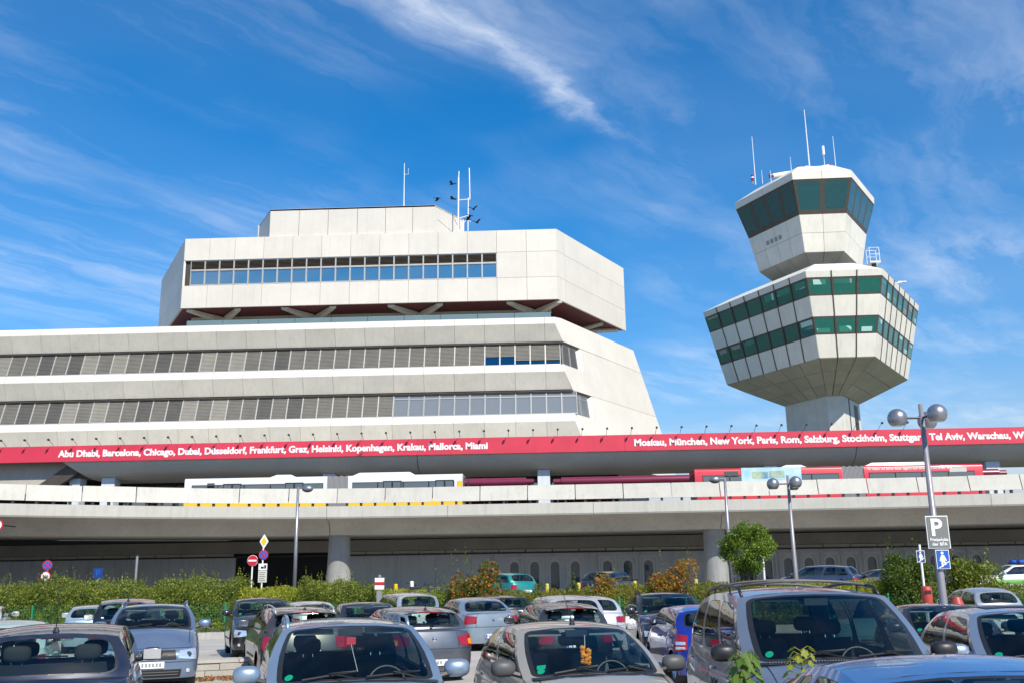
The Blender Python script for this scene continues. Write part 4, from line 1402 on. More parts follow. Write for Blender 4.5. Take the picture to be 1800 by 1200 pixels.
def panel_hole(surf, rect, win, rad, body, seal, glass, sw=.012):
    """body-coloured panel with a rounded window opening, a black seal and a curved pane, all on one curved surface"""
    u0, u1, v0, v1 = rect
    a0, a1, b0, b1 = win
    inner = rrect(a0, a1, b0, b1, rad[0], rad[1])
    n = len(inner)
    cu, cv = (a0 + a1) / 2, (b0 + b1) / 2
    outer = []
    for (u, v) in inner:
        du_, dv_ = u - cu, v - cv
        ku = ((u1 - cu) if du_ > 0 else (cu - u0)) / abs(du_) if abs(du_) > 1e-6 else 1e9
        kv = ((v1 - cv) if dv_ > 0 else (cv - v0)) / abs(dv_) if abs(dv_) > 1e-6 else 1e9
        kk = min(ku, kv)
        outer.append((cu + du_ * kk, cv + dv_ * kk))
    # pull the nearest outer points into the four corners
    for c in ((u0, v0), (u1, v0), (u1, v1), (u0, v1)):
        i = min(range(n), key=lambda i: (outer[i][0] - c[0]) ** 2 / max(1e-6, (u1 - u0) ** 2) + (outer[i][1] - c[1]) ** 2 / max(1e-6, (v1 - v0) ** 2))
        outer[i] = c
    if body is not None:
        rings = [[(lerp(V(*o), V(*i), t)) for o, i in zip(outer, inner)] for t in (0, .5, 1)]
        pts = [surf(*p) for rg in rings for p in rg]
        fc = [(r * n + i, r * n + (i + 1) % n, (r + 1) * n + (i + 1) % n, (r + 1) * n + i) for r in range(2) for i in range(n)]
        body.add(pts, fc)
    sc = lambda k: [(cu + (u - cu) * k, cv + (v - cv) * k) for u, v in inner]
    # seal
    su, sv = sw / max(.05, a1 - a0), sw / max(.05, b1 - b0)
    in2 = [(cu + (u - cu) * (1 - 2 * su), cv + (v - cv) * (1 - 2 * sv)) for u, v in inner]
    pts = [surf(*p) for p in inner] + [surf(*p) for p in in2]
    seal.add(pts, [(i, (i + 1) % n, (i + 1) % n + n, i + n) for i in range(n)])
    ks = (1, .75, .5, .25)
    pts = [surf(cu + (u - cu) * k, cv + (v - cv) * k) for k in ks for u, v in in2] + [surf(cu, cv)]
    fc = [(r * n + i, r * n + (i + 1) % n, (r + 1) * n + (i + 1) % n, (r + 1) * n + i) for r in range(len(ks) - 1) for i in range(n)]
    fc += [((len(ks) - 1) * n + i, (len(ks) - 1) * n + (i + 1) % n, len(ks) * n) for i in range(n)]
    glass.add(pts, fc)


DEF = dict(L=4.3, W=1.74, H=1.46, zs=.22, zhf=.66, zc=.98, zb=1.02, xA=.95, xRf=.15, xRr=-1.35, xB=-1.75, zrt=.98, zrf=.62, cf=.42, cr=.38, yR=.66, wb=2.6, wr=.31, nf=2.6, nr=2.8,
           bow=.22, hood_pow=1.7, arch=.05, crown=.05, rearbow=.14, boot=False, trunk_drop=.0, windows=((.04, .50), (.54, .96)), third=False, archr=.36)


def car(name, label, cx, cy, yaw, P, pmat, z=0.0, lights='', rails=None, plate_f=True, detail=1, group='cars parked in the lot', cat='car', seats='seat_dark', glass='car_glass', dash='dash_grey', mirror=None, interior=True, roofmat=None, bumper=None, antenna=None, wiper=True, sticker=True, spoiler=False, tint_rear=None, grille=None, extra=None):
    p = dict(DEF)
    p.update(P)
    root = thing(name, label, cat, (cx, cy, z), R(yaw), group)
    L, Wd, H = p['L'], p['W'], p['H']
    w = Wd / 2
    xf, xr = L / 2 - p['cf'], -(L / 2 - p['cr'])
    xA, xB, zA, zB = p['xA'], p['xB'], p['zc'], p['zb']
    zs = p['zs']
    ax_f, ax_r = p.get('axf', L / 2 - .82), None
    ax_r = ax_f - p['wb']
    ra = p['archr']
    roofm = roofmat or pmat

    def plan(x):
        return 1 - .07 * abs(x / (L / 2)) ** 4

    def edge_z(x):
        """shoulder line height along the car"""
        if x > xA:
            s = (xf - x) / max(1e-4, xf - xA)
            s = min(max(s, 0), 1)
            return p['zhf'] + (zA - p['zhf']) * (1 - (1 - s) ** p['hood_pow'])
        if x < xB:
            s = (x - xr) / max(1e-4, xB - xr)
            s = min(max(s, 0), 1)
            return p['zrt'] + (zB - p['zrt']) * (1 - (1 - s) ** 2)
        t = (xA - x) / (xA - xB)
        return zA + (zB - zA) * t

    def side_y(x, z_):
        zt = edge_z(x)
        v = (z_ - zs) / max(.05, zt - zs)
        b = 1 - .085 * max(0, (v - .62) / .38) ** 2 - .05 * max(0, (.35 - v) / .35) ** 2 + .012 * math.exp(-((v - .62) / .06) ** 2)
        return w * plan(x) * b

    def low_z(x):
        zl = zs
        for a in (ax_f, ax_r):
            d = abs(x - a)
            if d < ra:
                zl = max(zl, p['wr'] - .02 + math.sqrt(ra * ra - d * d))
        return zl

    # ---- sides
    body = MB()
    xs_ = set(np.linspace(xr, xf, 30))
    for a in (ax_f, ax_r):
        xs_ |= set(a + ra * np.cos(np.linspace(0, math.pi, 17)))
        xs_ |= {a - ra - .001, a + ra + .001}
    xs_ |= {xA, xB}
    xs_ = sorted(x for x in xs_ if xr <= x <= xf)
    nv = 9
    for sg in (1, -1):
        pts = []
        for x in xs_:
            zl, zt = low_z(x), edge_z(x)
            for k in range(nv + 1):
                z_ = zl + (zt - zl) * k / nv
                pts.append((x, sg * side_y(x, z_), z_))
        fc = []
        for i in range(len(xs_) - 1):
            for k in range(nv):
                q = (i * (nv + 1) + k, (i + 1) * (nv + 1) + k, (i + 1) * (nv + 1) + k + 1, i * (nv + 1) + k + 1)
                fc.append(q if sg < 0 else q[::-1])
        body.add(pts, fc)

    # ---- front and rear ends
    def fascia(front):
        xe = xf if front else xr
        c = p['cf'] if front else p['cr']
        zt = p['zhf'] if front else p['zrt']
        nexp = p['nf'] if front else p['nr']
        sgn = 1 if front else -1

        def fn(eta, v):
            z_ = zs + (zt - zs) * v
            yw = side_y(xe, z_)
            if front:
                e = 1 - .10 * max(0, (.3 - v) / .3) ** 2 - .30 * max(0, (v - .72) / .28) ** 2 - .05 * max(0, v - .45)
            else:
                e = p.get('rprof', lambda v: 1 - .12 * max(0, (.3 - v) / .3) ** 2 - .28 * max(0, (v - .5) / .5) ** 1.6)(v)
            k = max(0., 1 - abs(eta) ** nexp) ** (1 / nexp)
            return V(xe + sgn * c * e * k, eta * yw, z_)
        return fn

    FF, RF = fascia(True), fascia(False)

    def eta_list(n=28):
        t = np.linspace(-1, 1, n + 1)
        return np.sign(t) * (1 - (1 - np.abs(t)) ** 1.7)

    et = eta_list()
    for fn, flip in ((FF, False), (RF, True)):
        pts = [fn(e, v) for v in np.linspace(0, 1, 13) for e in et]
        nu = len(et) - 1
        fc = [(j * (nu + 1) + i, j * (nu + 1) + i + 1, (j + 1) * (nu + 1) + i + 1, (j + 1) * (nu + 1) + i) for j in range(12) for i in range(nu)]
        body.add(pts, [f[::-1] for f in fc] if flip else fc)
    bo = body.build('body', pmat, root, smooth=True, angle=48)

    # ---- bonnet
    def cowl(e):
        return V(xA + p['bow'] * (1 - e * e), e * side_y(xA, edge_z(xA)), zA + .045 * (1 - e * e))

    def rbase(e):
        return V(xB - p['rearbow'] * (1 - e * e), e * side_y(xB, edge_z(xB)), zB + .02 * (1 - e * e))

    def hood_pt(e, s):
        a, b = FF(e, 1), cowl(e)
        q = lerp(a, b, s)
        x_e = xf + (xA - xf) * s
        q[2] = p['zhf'] + (zA - p['zhf']) * (1 - (1 - s) ** p['hood_pow']) + (.045 + .035 * math.sin(math.pi * s)) * (1 - e * e) * min(1, s * 3) + .012 * (math.exp(-((abs(e) - .55) / .12) ** 2)) * math.sin(math.pi * min(1, s * 1.05))
        q[1] = e * ((1 - s) * side_y(xf, p['zhf']) + s * side_y(xA, zA)) if abs(e) < 1 else e * side_y(x_e, edge_z(x_e))
        return q

    hood = MB()
    ns = 12
    pts = [hood_pt(e, s) for s in np.linspace(0, 1, ns + 1) for e in et]
    nu = len(et) - 1
    hood.add(pts, [(j * (nu + 1) + i, j * (nu + 1) + i + 1, (j + 1) * (nu + 1) + i + 1, (j + 1) * (nu + 1) + i) for j in range(ns) for i in range(nu)])
    hood.build('bonnet', pmat, root, smooth=True, angle=50)
    # gap lines of the bonnet and the doors
    seam = MB()
    for sg in (-1, 1):
        pa = [hood_pt(sg * .86, s) + V(0, 0, .004) for s in np.linspace(.12, 1, 9)]
        for a, b in zip(pa[:-1], pa[1:]):
            seam.add([a, b, b + V(0, .012, 0), a + V(0, .012, 0)], [(0, 1, 2, 3)])
        for t in (.02, .5, .93):
            x0 = xA + (xB - xA) * t + (.04 if t < .1 else 0)
            zz0 = max(low_z(x0), zs + .06)
            za = [zz0 + (edge_z(x0) - zz0) * k / 6 for k in range(7)]
            for a, b in zip(za[:-1], za[1:]):
                ya, yb = (side_y(x0, a) + .003) * sg, (side_y(x0, b) + .003) * sg
                seam.add([(x0, ya, a), (x0 + .011, ya, a), (x0 + .011, yb, b), (x0, yb, b)], [(0, 1, 2, 3)])
    for fn_, v_, e_, sg_ in ((FF, .985, 1.0, 1), (FF, .53, .97, 1), (RF, .56, .97, -1)):
        pa = [fn_(e, v_) + V(sg_ * .004, 0, 0) for e in np.linspace(-e_, e_, 25)]
        for a, b in zip(pa[:-1], pa[1:]):
            seam.add([a, b, b + V(0, 0, .010), a + V(0, 0, .010)], [(0, 1, 2, 3)])
    for sg in (-1, 1):
        pa = [RF(sg * .60, v_) + V(-.004, 0, 0) for v_ in np.linspace(.56, 1, 6)]
        for a, b in zip(pa[:-1], pa[1:]):
            seam.add([a, b, b + V(0, sg * .010, 0), a + V(0, sg * .010, 0)], [(0, 1, 2, 3)])
    seam.build('panel_gap', 'frame_black', root)
    for sg in (-1, 1):
        rub = MB()
        rub.grid(lambda u, v: V(xr + .5 + (xf - xr - 1.0) * u, sg * (side_y(xr + .5 + (xf - xr - 1.0) * u, .5) + .006), .48 + .045 * v) if True else None, 12, 1, .22, .78)
        rub.build('rub_strip', 'trim_black', root)
    for fn_, sg_, v_ in ((FF, 1, .86), (RF, -1, .80)):
        q = fn_(0, v_)
        MB().lathe([(.001, sg_ * .016), (.042, sg_ * .012), (.05, 0)], q, 'x', 16).build('emblem', 'chrome', root)

    # ---- rear deck (boot lid or hatch shelf)
    def deck_pt(e, s):
        a, b = RF(e, 1), rbase(e)
        q = lerp(a, b, s)
        x_e = xr + (xB - xr) * s
        q[2] = p['zrt'] + (zB - p['zrt']) * (1 - (1 - s) ** 2) + (.025) * (1 - e * e) * min(1, s * 3)
        q[1] = e * ((1 - s) * side_y(xr, p['zrt']) + s * side_y(xB, zB)) if abs(e) < 1 else e * side_y(x_e, edge_z(x_e))
        return q

    dk = MB()
    pts = [deck_pt(e, s) for s in np.linspace(0, 1, 7) for e in et]
    dk.add(pts, [(j * (nu + 1) + i, j * (nu + 1) + i + 1, (j + 1) * (nu + 1) + i + 1, (j + 1) * (nu + 1) + i)[::-1] for j in range(6) for i in range(nu)])
    dk.build('boot_lid', pmat, root, smooth=True, angle=50)

    # ---- greenhouse
    xRf, xRr, yR = p['xRf'], p['xRr'], p['yR']

    def roof_z(u):
        return H - .05 - p['crown'] - .02 * (1 - u) + p['arch'] * math.sin(math.pi * (.15 + .8 * u)) - p.get('rdrop', .05) * u * u

    def roof_pt(u, e):
        x = xRf + (xRr - xRf) * u
        x += .07 * (1 - e * e) * (1 - 2 * u)
        return V(x, e * yR * (1 - .05 * u), roof_z(u) + p['crown'] * (1 - abs(e) ** 2.4))

    def ws(u, v):
        e = 2 * u - 1
        q = lerp(cowl(e), roof_pt(0, e), v)
        q += V(.035, 0, .03) * math.sin(math.pi * v) * (1 - e ** 4)
        q[1] += e * .045 * math.sin(math.pi * v)
        return q

    def rs(u, v):
        e = 1 - 2 * u
        q = lerp(rbase(e), roof_pt(1, e), v)
        q += V(-.05, 0, .02) * math.sin(math.pi * v) * (1 - e ** 4)
        q[1] += e * .045 * math.sin(math.pi * v)
        return q

    def ss_(sg):
        def fn(u, v):
            xb = xA + (xB - xA) * u
            a = V(xb, sg * side_y(xb, edge_z(xb)), edge_z(xb))
            b = roof_pt(u, sg)
            q = lerp(a, b, v)
            q[1] += sg * .045 * math.sin(math.pi * v)
            return q
        return fn

    shell = MB()
    seal = MB()
    gw = MB()
    panel_hole(ws, (0, 1, 0, 1), (.055, .945, .02, .95), (.05, .07), shell, seal, gw, .03)
    wso = gw.build('windscreen', glass, root, smooth=True)
    gr = MB()
    panel_hole(rs, (0, 1, 0, 1), p.get('rwin', (.09, .91, .08, .90)), (.10, .16), shell, seal, gr, .02)
    gr.build('rear_window', tint_rear or glass, root, smooth=True)
    for sg in (1, -1):
        f0 = ss_(sg)
        wl_ = p['windows']
        bounds = [0.0] + [(wl_[i][1] + wl_[i + 1][0]) / 2 for i in range(len(wl_) - 1)] + [1.0]
        for i, (a, b) in enumerate(wl_):
            f = (lambda u, v: f0(u, v)) if sg < 0 else (lambda u, v: f0(u, v))
            gs = MB()
            panel_hole(f, (bounds[i], bounds[i + 1], 0, 1), (a, b, .05, .88), (.035, .16), shell, seal, gs, .012)
            gs.build('side_window', (tint_rear if (tint_rear and i) else 'car_side_glass'), root, smooth=True)
    shell.build('window_frame', pmat, root, smooth=True, angle=40)
    seal.build('window_seal', 'trim_black', root)
    rfm = MB()
    rfm.grid(lambda u, v: roof_pt(v, (2 * u - 1)), 16, 10)
    rfm.build('roof', roofm, root, smooth=True)
    if detail:
        # weather strip round the windscreen foot and wipers
        cw = MB()
        cwp = [cowl(e) + V(.02, 0, .012) for e in np.linspace(-.92, .92, 15)]
        for a, b in zip(cwp[:-1], cwp[1:]):
            cw.add([a, b, b + V(.13, 0, -.012), a + V(.13, 0, -.012)], [(0, 1, 2, 3)])
        cw.build('cowl_trim', 'trim_black', root)
    if wiper:
        for e0, e1 in ((-.62, -.02), (.08, .72)):
            a = ws((e0 + 1) / 2, .03) + V(.03, 0, .02)
            b = ws((e1 + 1) / 2, .11) + V(.025, 0, .02)
            MB().tube([ws((e1 + 1) / 2, .0) + V(.1, 0, .03), (a + b) / 2 + V(.02, 0, .02), b], .008, 5).tube([a, b], .011, 5).build('wiper', 'trim_black', root)
    # ---- underbody and wheels
    ub = MB().box(xr + .1, xf - .1, -w + .22, w - .22, .17, .55)
    for a in (ax_f, ax_r):
        for sg in (-1, 1):
            n = 14
            pp_ = []
            for t in np.linspace(-.2, math.pi + .2, n):
                for yy in (w * .92 - .02, w - .36):
                    pp_.append((a + (ra + .01) * math.cos(t), sg * yy, p['wr'] - .02 + (ra + .01) * math.sin(t)))
            ub.add(pp_, [(2 * i, 2 * i + 1, 2 * i + 3, 2 * i + 2) for i in range(n - 1)])
    ub.build('underbody', 'rubber', root)
    wrr = p['wr']
    for a in (ax_f, ax_r):
        for sg in (-1, 1):
            yc = sg * (w * .955 - .105)
            ty = MB().lathe([(wrr * .62, -.09), (wrr * .9, -.1), (wrr * .985, -.075), (wrr, -.04), (wrr, .04), (wrr * .985, .075), (wrr * .9, .1), (wrr * .62, .09)], (a, yc, wrr), 'y', 28)
            to = ty.build('tyre', 'rubber', root, smooth=True, angle=50)
            rm = MB().lathe([(wrr * .64, sg * .085), (wrr * .6, sg * .095), (wrr * .56, sg * .06)], (a, yc, wrr), 'y', 24)
            rm.lathe([(wrr * .18, sg * .085), (.001, sg * .09)], (a, yc, wrr), 'y', 16)
            for k in range(7):
                t = 2 * math.pi * k / 7
                d = V(math.cos(t), 0, math.sin(t))
                s_ = V(-math.sin(t), 0, math.cos(t))
                c0 = V(a, yc + sg * .075, wrr)
                rm.hexa([c0 + d * wrr * .12 - s_ * .035, c0 + d * wrr * .58 - s_ * .022, c0 + d * wrr * .58 + s_ * .022, c0 + d * wrr * .12 + s_ * .035] + [q + V(0, sg * -.02, 0) for q in (c0 + d * wrr * .12 - s_ * .035, c0 + d * wrr * .58 - s_ * .022, c0 + d * wrr * .58 + s_ * .022, c0 + d * wrr * .12 + s_ * .035)])
            rm.build('rim', 'rim_alloy', to)
            MB().lathe([(.001, sg * .03), (wrr * .58, sg * .03)], (a, yc, wrr), 'y', 20).build('brake_disc', 'metal_dark', to)

    # ---- patches laid on the ends
    def patch(fn, e0, e1, v0, v1, m, nm, out=.006, skew=0.0, nu_=8, nv_=5, taper=0.0, front=True):
        mb = MB()
        def f(u, v):
            vv_ = v0 + (v1 - v0) * v
            mid = (v - .5)
            ee = e0 + (e1 - e0) * u + skew * mid
            ln = 1 - taper * (1 - u)
            vv_ = (v0 + v1) / 2 + (vv_ - (v0 + v1) / 2) * ln
            q = fn(ee, vv_)
            d = .01
            du_ = fn(min(.999, ee + d), vv_) - fn(max(-.999, ee - d), vv_)
            dv_ = fn(ee, min(1, vv_ + d)) - fn(ee, max(0, vv_ - d))
            nn__ = nrm(np.cross(du_, dv_))
            if (nn__[0] > 0) != front:
                nn__ = -nn__
            return q + nn__ * out
        mb.grid(f, nu_, nv_)
        return mb.build(nm, m, root, smooth=True)

    lp = p.get('lamps', {})
    # headlamps
    h0 = lp.get('head', (.60, .93, .66, .90))
    for sg in (-1, 1):
        o = patch(FF, sg * h0[0], sg * h0[1], h0[2], h0[3], 'lamp_clear', 'headlight', .012, skew=sg * lp.get('hskew', .06), taper=lp.get('htaper', .45))
        e_ = sg * (h0[0] + (h0[1] - h0[0]) * .58)
        c = FF(e_, (h0[2] + h0[3]) / 2) + V(.018, 0, 0)
        MB().lathe([(.001, .01), (.05, .0), (.055, -.03)], c, 'x', 14).build('lamp_reflector', 'lamp_bulb', o)
    gz = lp.get('grille', (.46, .70, .88))
    go = patch(FF, -gz[0], gz[0], gz[1], gz[2], 'trim_black', 'grille', .008, nu_=12)
    if grille == 'bars':
        for k in range(4):
            v = gz[1] + (gz[2] - gz[1]) * (k + .5) / 4
            bp = [FF(e, v) + V(.014, 0, 0) for e in np.linspace(-gz[0] * .97, gz[0] * .97, 11)]
            MB().tube(bp, .007, 6).build('grille_bar', 'chrome', go)
    elif grille == 'vee':
        for sg in (-1, 1):
            bp = [FF(sg * (.15 + .09 * t), gz[1] + (gz[2] - gz[1]) * t) + V(.02, 0, 0) for t in np.linspace(0, 1, 5)]
            MB().tube(bp, .011, 6).build('grille_bar', 'chrome', go)
            for q in (.5, .78):
                bp = [FF(sg * e, gz[1] + (gz[2] - gz[1]) * (.25 + .5 * q)) + V(.012, 0, 0) for e in np.linspace(.22, gz[0] * q + .1, 4)]
                MB().tube(bp, .008, 5).build('grille_bar', 'trim_grey', go)
        bp = [FF(e, gz[1] + .01) + V(.02, 0, 0) for e in np.linspace(-.15, .15, 5)]
        MB().tube(bp, .011, 6).build('grille_bar', 'chrome', go)
    iz = lp.get('intake', (.62, .10, .36))
    io = patch(FF, -iz[0], iz[0], iz[1], iz[2], 'trim_black', 'air_intake', .006, nu_=12)
    for k in range(2):
        v = iz[1] + (iz[2] - iz[1]) * (k + 1) / 3
        MB().tube([FF(e, v) + V(.012, 0, 0) for e in np.linspace(-iz[0] * .92, iz[0] * .92, 11)], .009, 5).build('intake_bar', 'trim_grey', io)
    for sg in (-1, 1):
        c = FF(sg * .80, .24) + V(.006, 0, 0)
        fo_ = MB().lathe([(.001, .012), (.035, .008), (.045, -.02)], c, 'x', 12).build('fog_lamp', 'lamp_clear', root)
    # tail lamps
    for rect in lp.get('tail', ((.66, .97, .60, .92, 'lamp_red'),)):
        for sg in (-1, 1):
            patch(RF, sg * rect[0], sg * rect[1], rect[2], rect[3], rect[4], 'tail_light', .010 + (.004 if rect[4] != 'lamp_red' else 0), front=False, taper=lp.get('ttaper', .2), skew=sg * lp.get('tskew', 0.0))
    # plates
    for fn, sgn, vz, has in ((FF, 1, lp.get('pf', .47), plate_f), (RF, -1, lp.get('pr', .50), True)):
        if not has:
            continue
        c = fn(0, vz) + V(sgn * .02, 0, 0)
        pl_ = MB().box(c[0] - .008, c[0] + .008, c[1] - .26, c[1] + .26, c[2] - .057, c[2] + .057).build('number_plate', 'plate_white', root)
        bl_ = MB().box(c[0] + sgn * .004, c[0] + sgn * .010, c[1] + sgn * -.255 if sgn > 0 else c[1] + .215, c[1] + sgn * -.215 if sgn > 0 else c[1] + .255, c[2] - .055, c[2] + .055)
        bl_.build('plate_band', 'plate_blue', pl_)
        ink = MB()
        for k in range(6):
            yy = -.14 + k * .062
            ink.box(c[0] + sgn * .004, c[0] + sgn * .0095, yy, yy + .038, c[2] - .034, c[2] + .034)
        ink.build('plate_print', 'plate_ink', pl_)
    if bumper:
        bm_ = MB()
        for fn, fl in ((FF, False), (RF, True)):
            bm_.grid(lambda u, v: fn(2 * u - 1, .02 + .36 * v) + V(.012 * (1 if not fl else -1), 0, 0), 24, 5)
        bm_.build('bumper', bumper, root, smooth=True)
    # third brake light
    q = rs(.5, .93)
    MB().box(q[0] + .03, q[0] + .05, -.13, .13, q[2] - .03, q[2] - .012).build('brake_light', 'lamp_dark_red', root)
    if spoiler:
        sp = MB()
        sp.grid(lambda u, v: roof_pt(1, (2 * u - 1) * .96) + V(-.20 * v, 0, .012 - .035 * v), 12, 2)
        sp.grid(lambda u, v: roof_pt(1, (2 * u - 1) * .96) + V(-.20 * v, 0, -.03 - .012 * v), 12, 2)
        sp.build('roof_spoiler', pmat, root, smooth=True)
        MB().box(roof_pt(1, 0)[0] - .215, roof_pt(1, 0)[0] - .195, -.22, .22, roof_pt(1, 0)[2] - .04, roof_pt(1, 0)[2] - .02).build('brake_light', 'lamp_dark_red', root)
    # mirrors
    mm = mirror or pmat
    for sg in (-1, 1):
        c = V(xA - .18, sg * (w * .95 + .14), zA + .10)
        mb = MB()
        mb.sphere((0, 0, 0), 1, 14, 9)
        mb.v = [(c[0] + .085 * v_[0] + .04 * max(0, -abs(v_[1])), c[1] + .13 * (abs(v_[1]) ** .7) * (1 if v_[1] > 0 else -1), c[2] + .085 * (abs(v_[2]) ** .7) * (1 if v_[2] > 0 else -1)) for v_ in mb.v]
        mb.v = [(max(v_[0], c[0] - .045), v_[1], v_[2]) for v_ in mb.v]
        mo = mb.build('mirror', mm, root, smooth=True, angle=50)
        MB().tube([(xA - .14, sg * (w * .91), zA + .03), (c[0] + .01, c[1] - sg * .06, c[2] - .04)], .03, 6).build('mirror_arm', 'trim_black', mo)
        MB().add([(c[0] - .047, c[1] - .105, c[2] - .06), (c[0] - .047, c[1] + .105, c[2] - .06), (c[0] - .047, c[1] + .105, c[2] + .06), (c[0] - .047, c[1] - .105, c[2] + .06)], [(3, 2, 1, 0)]).build('mirror_glass', 'chrome', mo)
    # door handles
    for sg in (-1, 1):
        for t in (.42, .86):
            x0 = xA + (xB - xA) * t
            z0 = edge_z(x0) - .14
            y0 = sg * (side_y(x0, z0) + .012)
            MB().tube([(x0 - .09, y0 - sg * .015, z0), (x0 - .05, y0 + sg * .012, z0), (x0 + .05, y0 + sg * .012, z0), (x0 + .09, y0 - sg * .015, z0)], .016, 6).build('door_handle', pmat, root)
    # ---- cabin
    if interior:
        tub = MB()
        wi = w * .84
        tub.box(xB + .05, xA + .1, -wi, wi, .3, .34)
        tub.box(xB + .02, xA + .1, -wi - .03, -wi, .3, zA - .03).box(xB + .02, xA + .1, wi, wi + .03, .3, zA - .03)
        tub.box(xB - .02, xB + .03, -wi, wi, .3, zB - .05)
        tub.build('cabin_tub', 'seat_dark', root)
        db = MB()
        for (a, b) in ((-wi, wi),):
            db.hexa([(xA - .38, a, .6), (xA + .1, a, .6), (xA + .1, b, .6), (xA - .38, b, .6), (xA - .42, a, zA - .06), (xA + p['bow'] * .75, a * .9, zA - .03), (xA + p['bow'] * .75, b * .9, zA - .03), (xA - .42, b, zA - .06)])
        db.build('dashboard', dash, root)
        xs1 = xA - 1.25
        xs2 = max(xB + .45, xA - 2.15)

        def seat(x, y, wd, hd=True):
            mb = MB()
            zt_ = min(zA + .16, H - .38)
            mb.hexa([(x - .1, y - wd, .36), (x + .5, y - wd, .36), (x + .5, y + wd, .36), (x - .1, y + wd, .36), (x - .1, y - wd, .52), (x + .52, y - wd, .56), (x + .52, y + wd, .56), (x - .1, y + wd, .52)])
            mb.hexa([(x - .08, y - wd, .5), (x + .08, y - wd, .5), (x + .08, y + wd, .5), (x - .08, y + wd, .5), (x - .26, y - wd * .85, zt_), (x - .14, y - wd * .85, zt_), (x - .14, y + wd * .85, zt_), (x - .26, y + wd * .85, zt_)])
            so_ = mb.build('seat', seats, root)
            if hd:
                for yy in ((y,) if wd < .3 else (y - .34, y + .34)):
                    hb = MB()
                    hb.sphere((0, 0, 0), 1, 12, 8)
                    hb.v = [(x - .24 + .055 * v_[0], yy + .135 * (abs(v_[1]) ** .55) * (1 if v_[1] > 0 else -1), zt_ + .11 + .085 * (abs(v_[2]) ** .6) * (1 if v_[2] > 0 else -1)) for v_ in hb.v]
                    hb.build('headrest', seats, so_, smooth=True)
                    MB().tube([(x - .22, yy - .05, zt_ - .02), (x - .23, yy - .05, zt_ + .06)], .007, 5).tube([(x - .22, yy + .05, zt_ - .02), (x - .23, yy + .05, zt_ + .06)], .007, 5).build('headrest_post', 'chrome', so_)
        seat(xs1, .36, .24)
        seat(xs1, -.36, .24)
        seat(xs2, 0, .62)
        # steering wheel on the left seat's side
        sw_ = MB()
        c = V(xA - .52, .36, zA - .06)
        ax1, ax2 = V(0, 1, 0), nrm(V(-.42, 0, .9))
        pts = [c + (ax1 * math.cos(t) + ax2 * math.sin(t)) * .185 for t in np.linspace(0, 2 * math.pi, 25)]
        sw_.tube(pts, .016, 6, cap=False)
        sw_.tube([pts[0], c, pts[12]], .016, 5).tube([c, pts[18]], .018, 5)
        sw_.build('steering_wheel', 'trim_black', root, smooth=True)
        # inside mirror
        q = ws(.5, .86) + V(-.09, 0, -.03)
        MB().box(q[0] - .02, q[0] + .02, -.12, .12, q[2] - .035, q[2] + .035).build('inside_mirror', 'trim_black', root)
        if cx * 7.13 % 1 < .6:
            q = cowl(-.35)
            MB().add([(q[0] - .1, q[1] - .1, zA - .015), (q[0] - .1, q[1] + .05, zA - .015), (q[0] - .26, q[1] + .05, zA - .022), (q[0] - .26, q[1] - .1, zA - .022)], [(0, 1, 2, 3)]).build('parking_slip', 'plate_white', root)
        if detail:
            for yy in (.36, -.36):
                a = roof_pt(.04, yy / yR * .9)
                MB().hexa([(a[0] - .02, yy - .2, a[2] - .06), (a[0] + .10, yy - .2, a[2] - .10), (a[0] + .10, yy + .2, a[2] - .10), (a[0] - .02, yy + .2, a[2] - .06), (a[0] - .02, yy - .2, a[2] - .045), (a[0] + .10, yy - .2, a[2] - .085), (a[0] + .10, yy + .2, a[2] - .085), (a[0] - .02, yy + .2, a[2] - .045)]).build('sun_visor', 'dash_pale', root)
    if sticker:
        q = ws(.12, .12)
        n1 = nrm(np.cross(ws(.13, .12) - ws(.11, .12), ws(.12, .14) - ws(.12, .10)))
        t1 = nrm(ws(.13, .12) - ws(.11, .12))
        t2 = np.cross(n1, t1)
        MB().add([q - n1 * .006 + (t1 * math.cos(t) + t2 * math.sin(t)) * .04 for t in np.linspace(0, 2 * math.pi, 14, endpoint=False)], [tuple(range(14))]).build('badge_sticker', 'sticker_green', root)
    if rails:
        for sg in (-1, 1):
            pts = [roof_pt(u, sg * .93) + V(0, 0, (.075 if .06 < u < .94 else .0)) for u in (.02, .08, .3, .5, .7, .92, .99)]
            ro = MB().tube(pts, .018, 8).build('roof_rail', rails, root, smooth=True)
            for u in (.3, .7):
                MB().tube([roof_pt(u, sg * .93), roof_pt(u, sg * .93) + V(0, 0, .08)], .014, 6).build('rail_foot', rails, ro)
    if antenna is not None:
        u, lean, ln = antenna
        a = roof_pt(u, 0)
        ao = MB().lathe([(.001, .05), (.02, .045), (.035, 0)], a, 'z', 10).build('aerial_base', 'trim_black', root)
        MB().tube([a + V(0, 0, .03), a + V(-lean, 0, ln)], [.006, .003], 5).build('aerial', 'trim_black', ao)
    if extra:
        extra(root, dict(ws=ws, rs=rs, roof=roof_pt, FF=FF, RF=RF, side=ss_, side_y=side_y, edge_z=edge_z, xA=xA, zA=zA, w=w, patch=patch, hood=hood_pt))
    return root


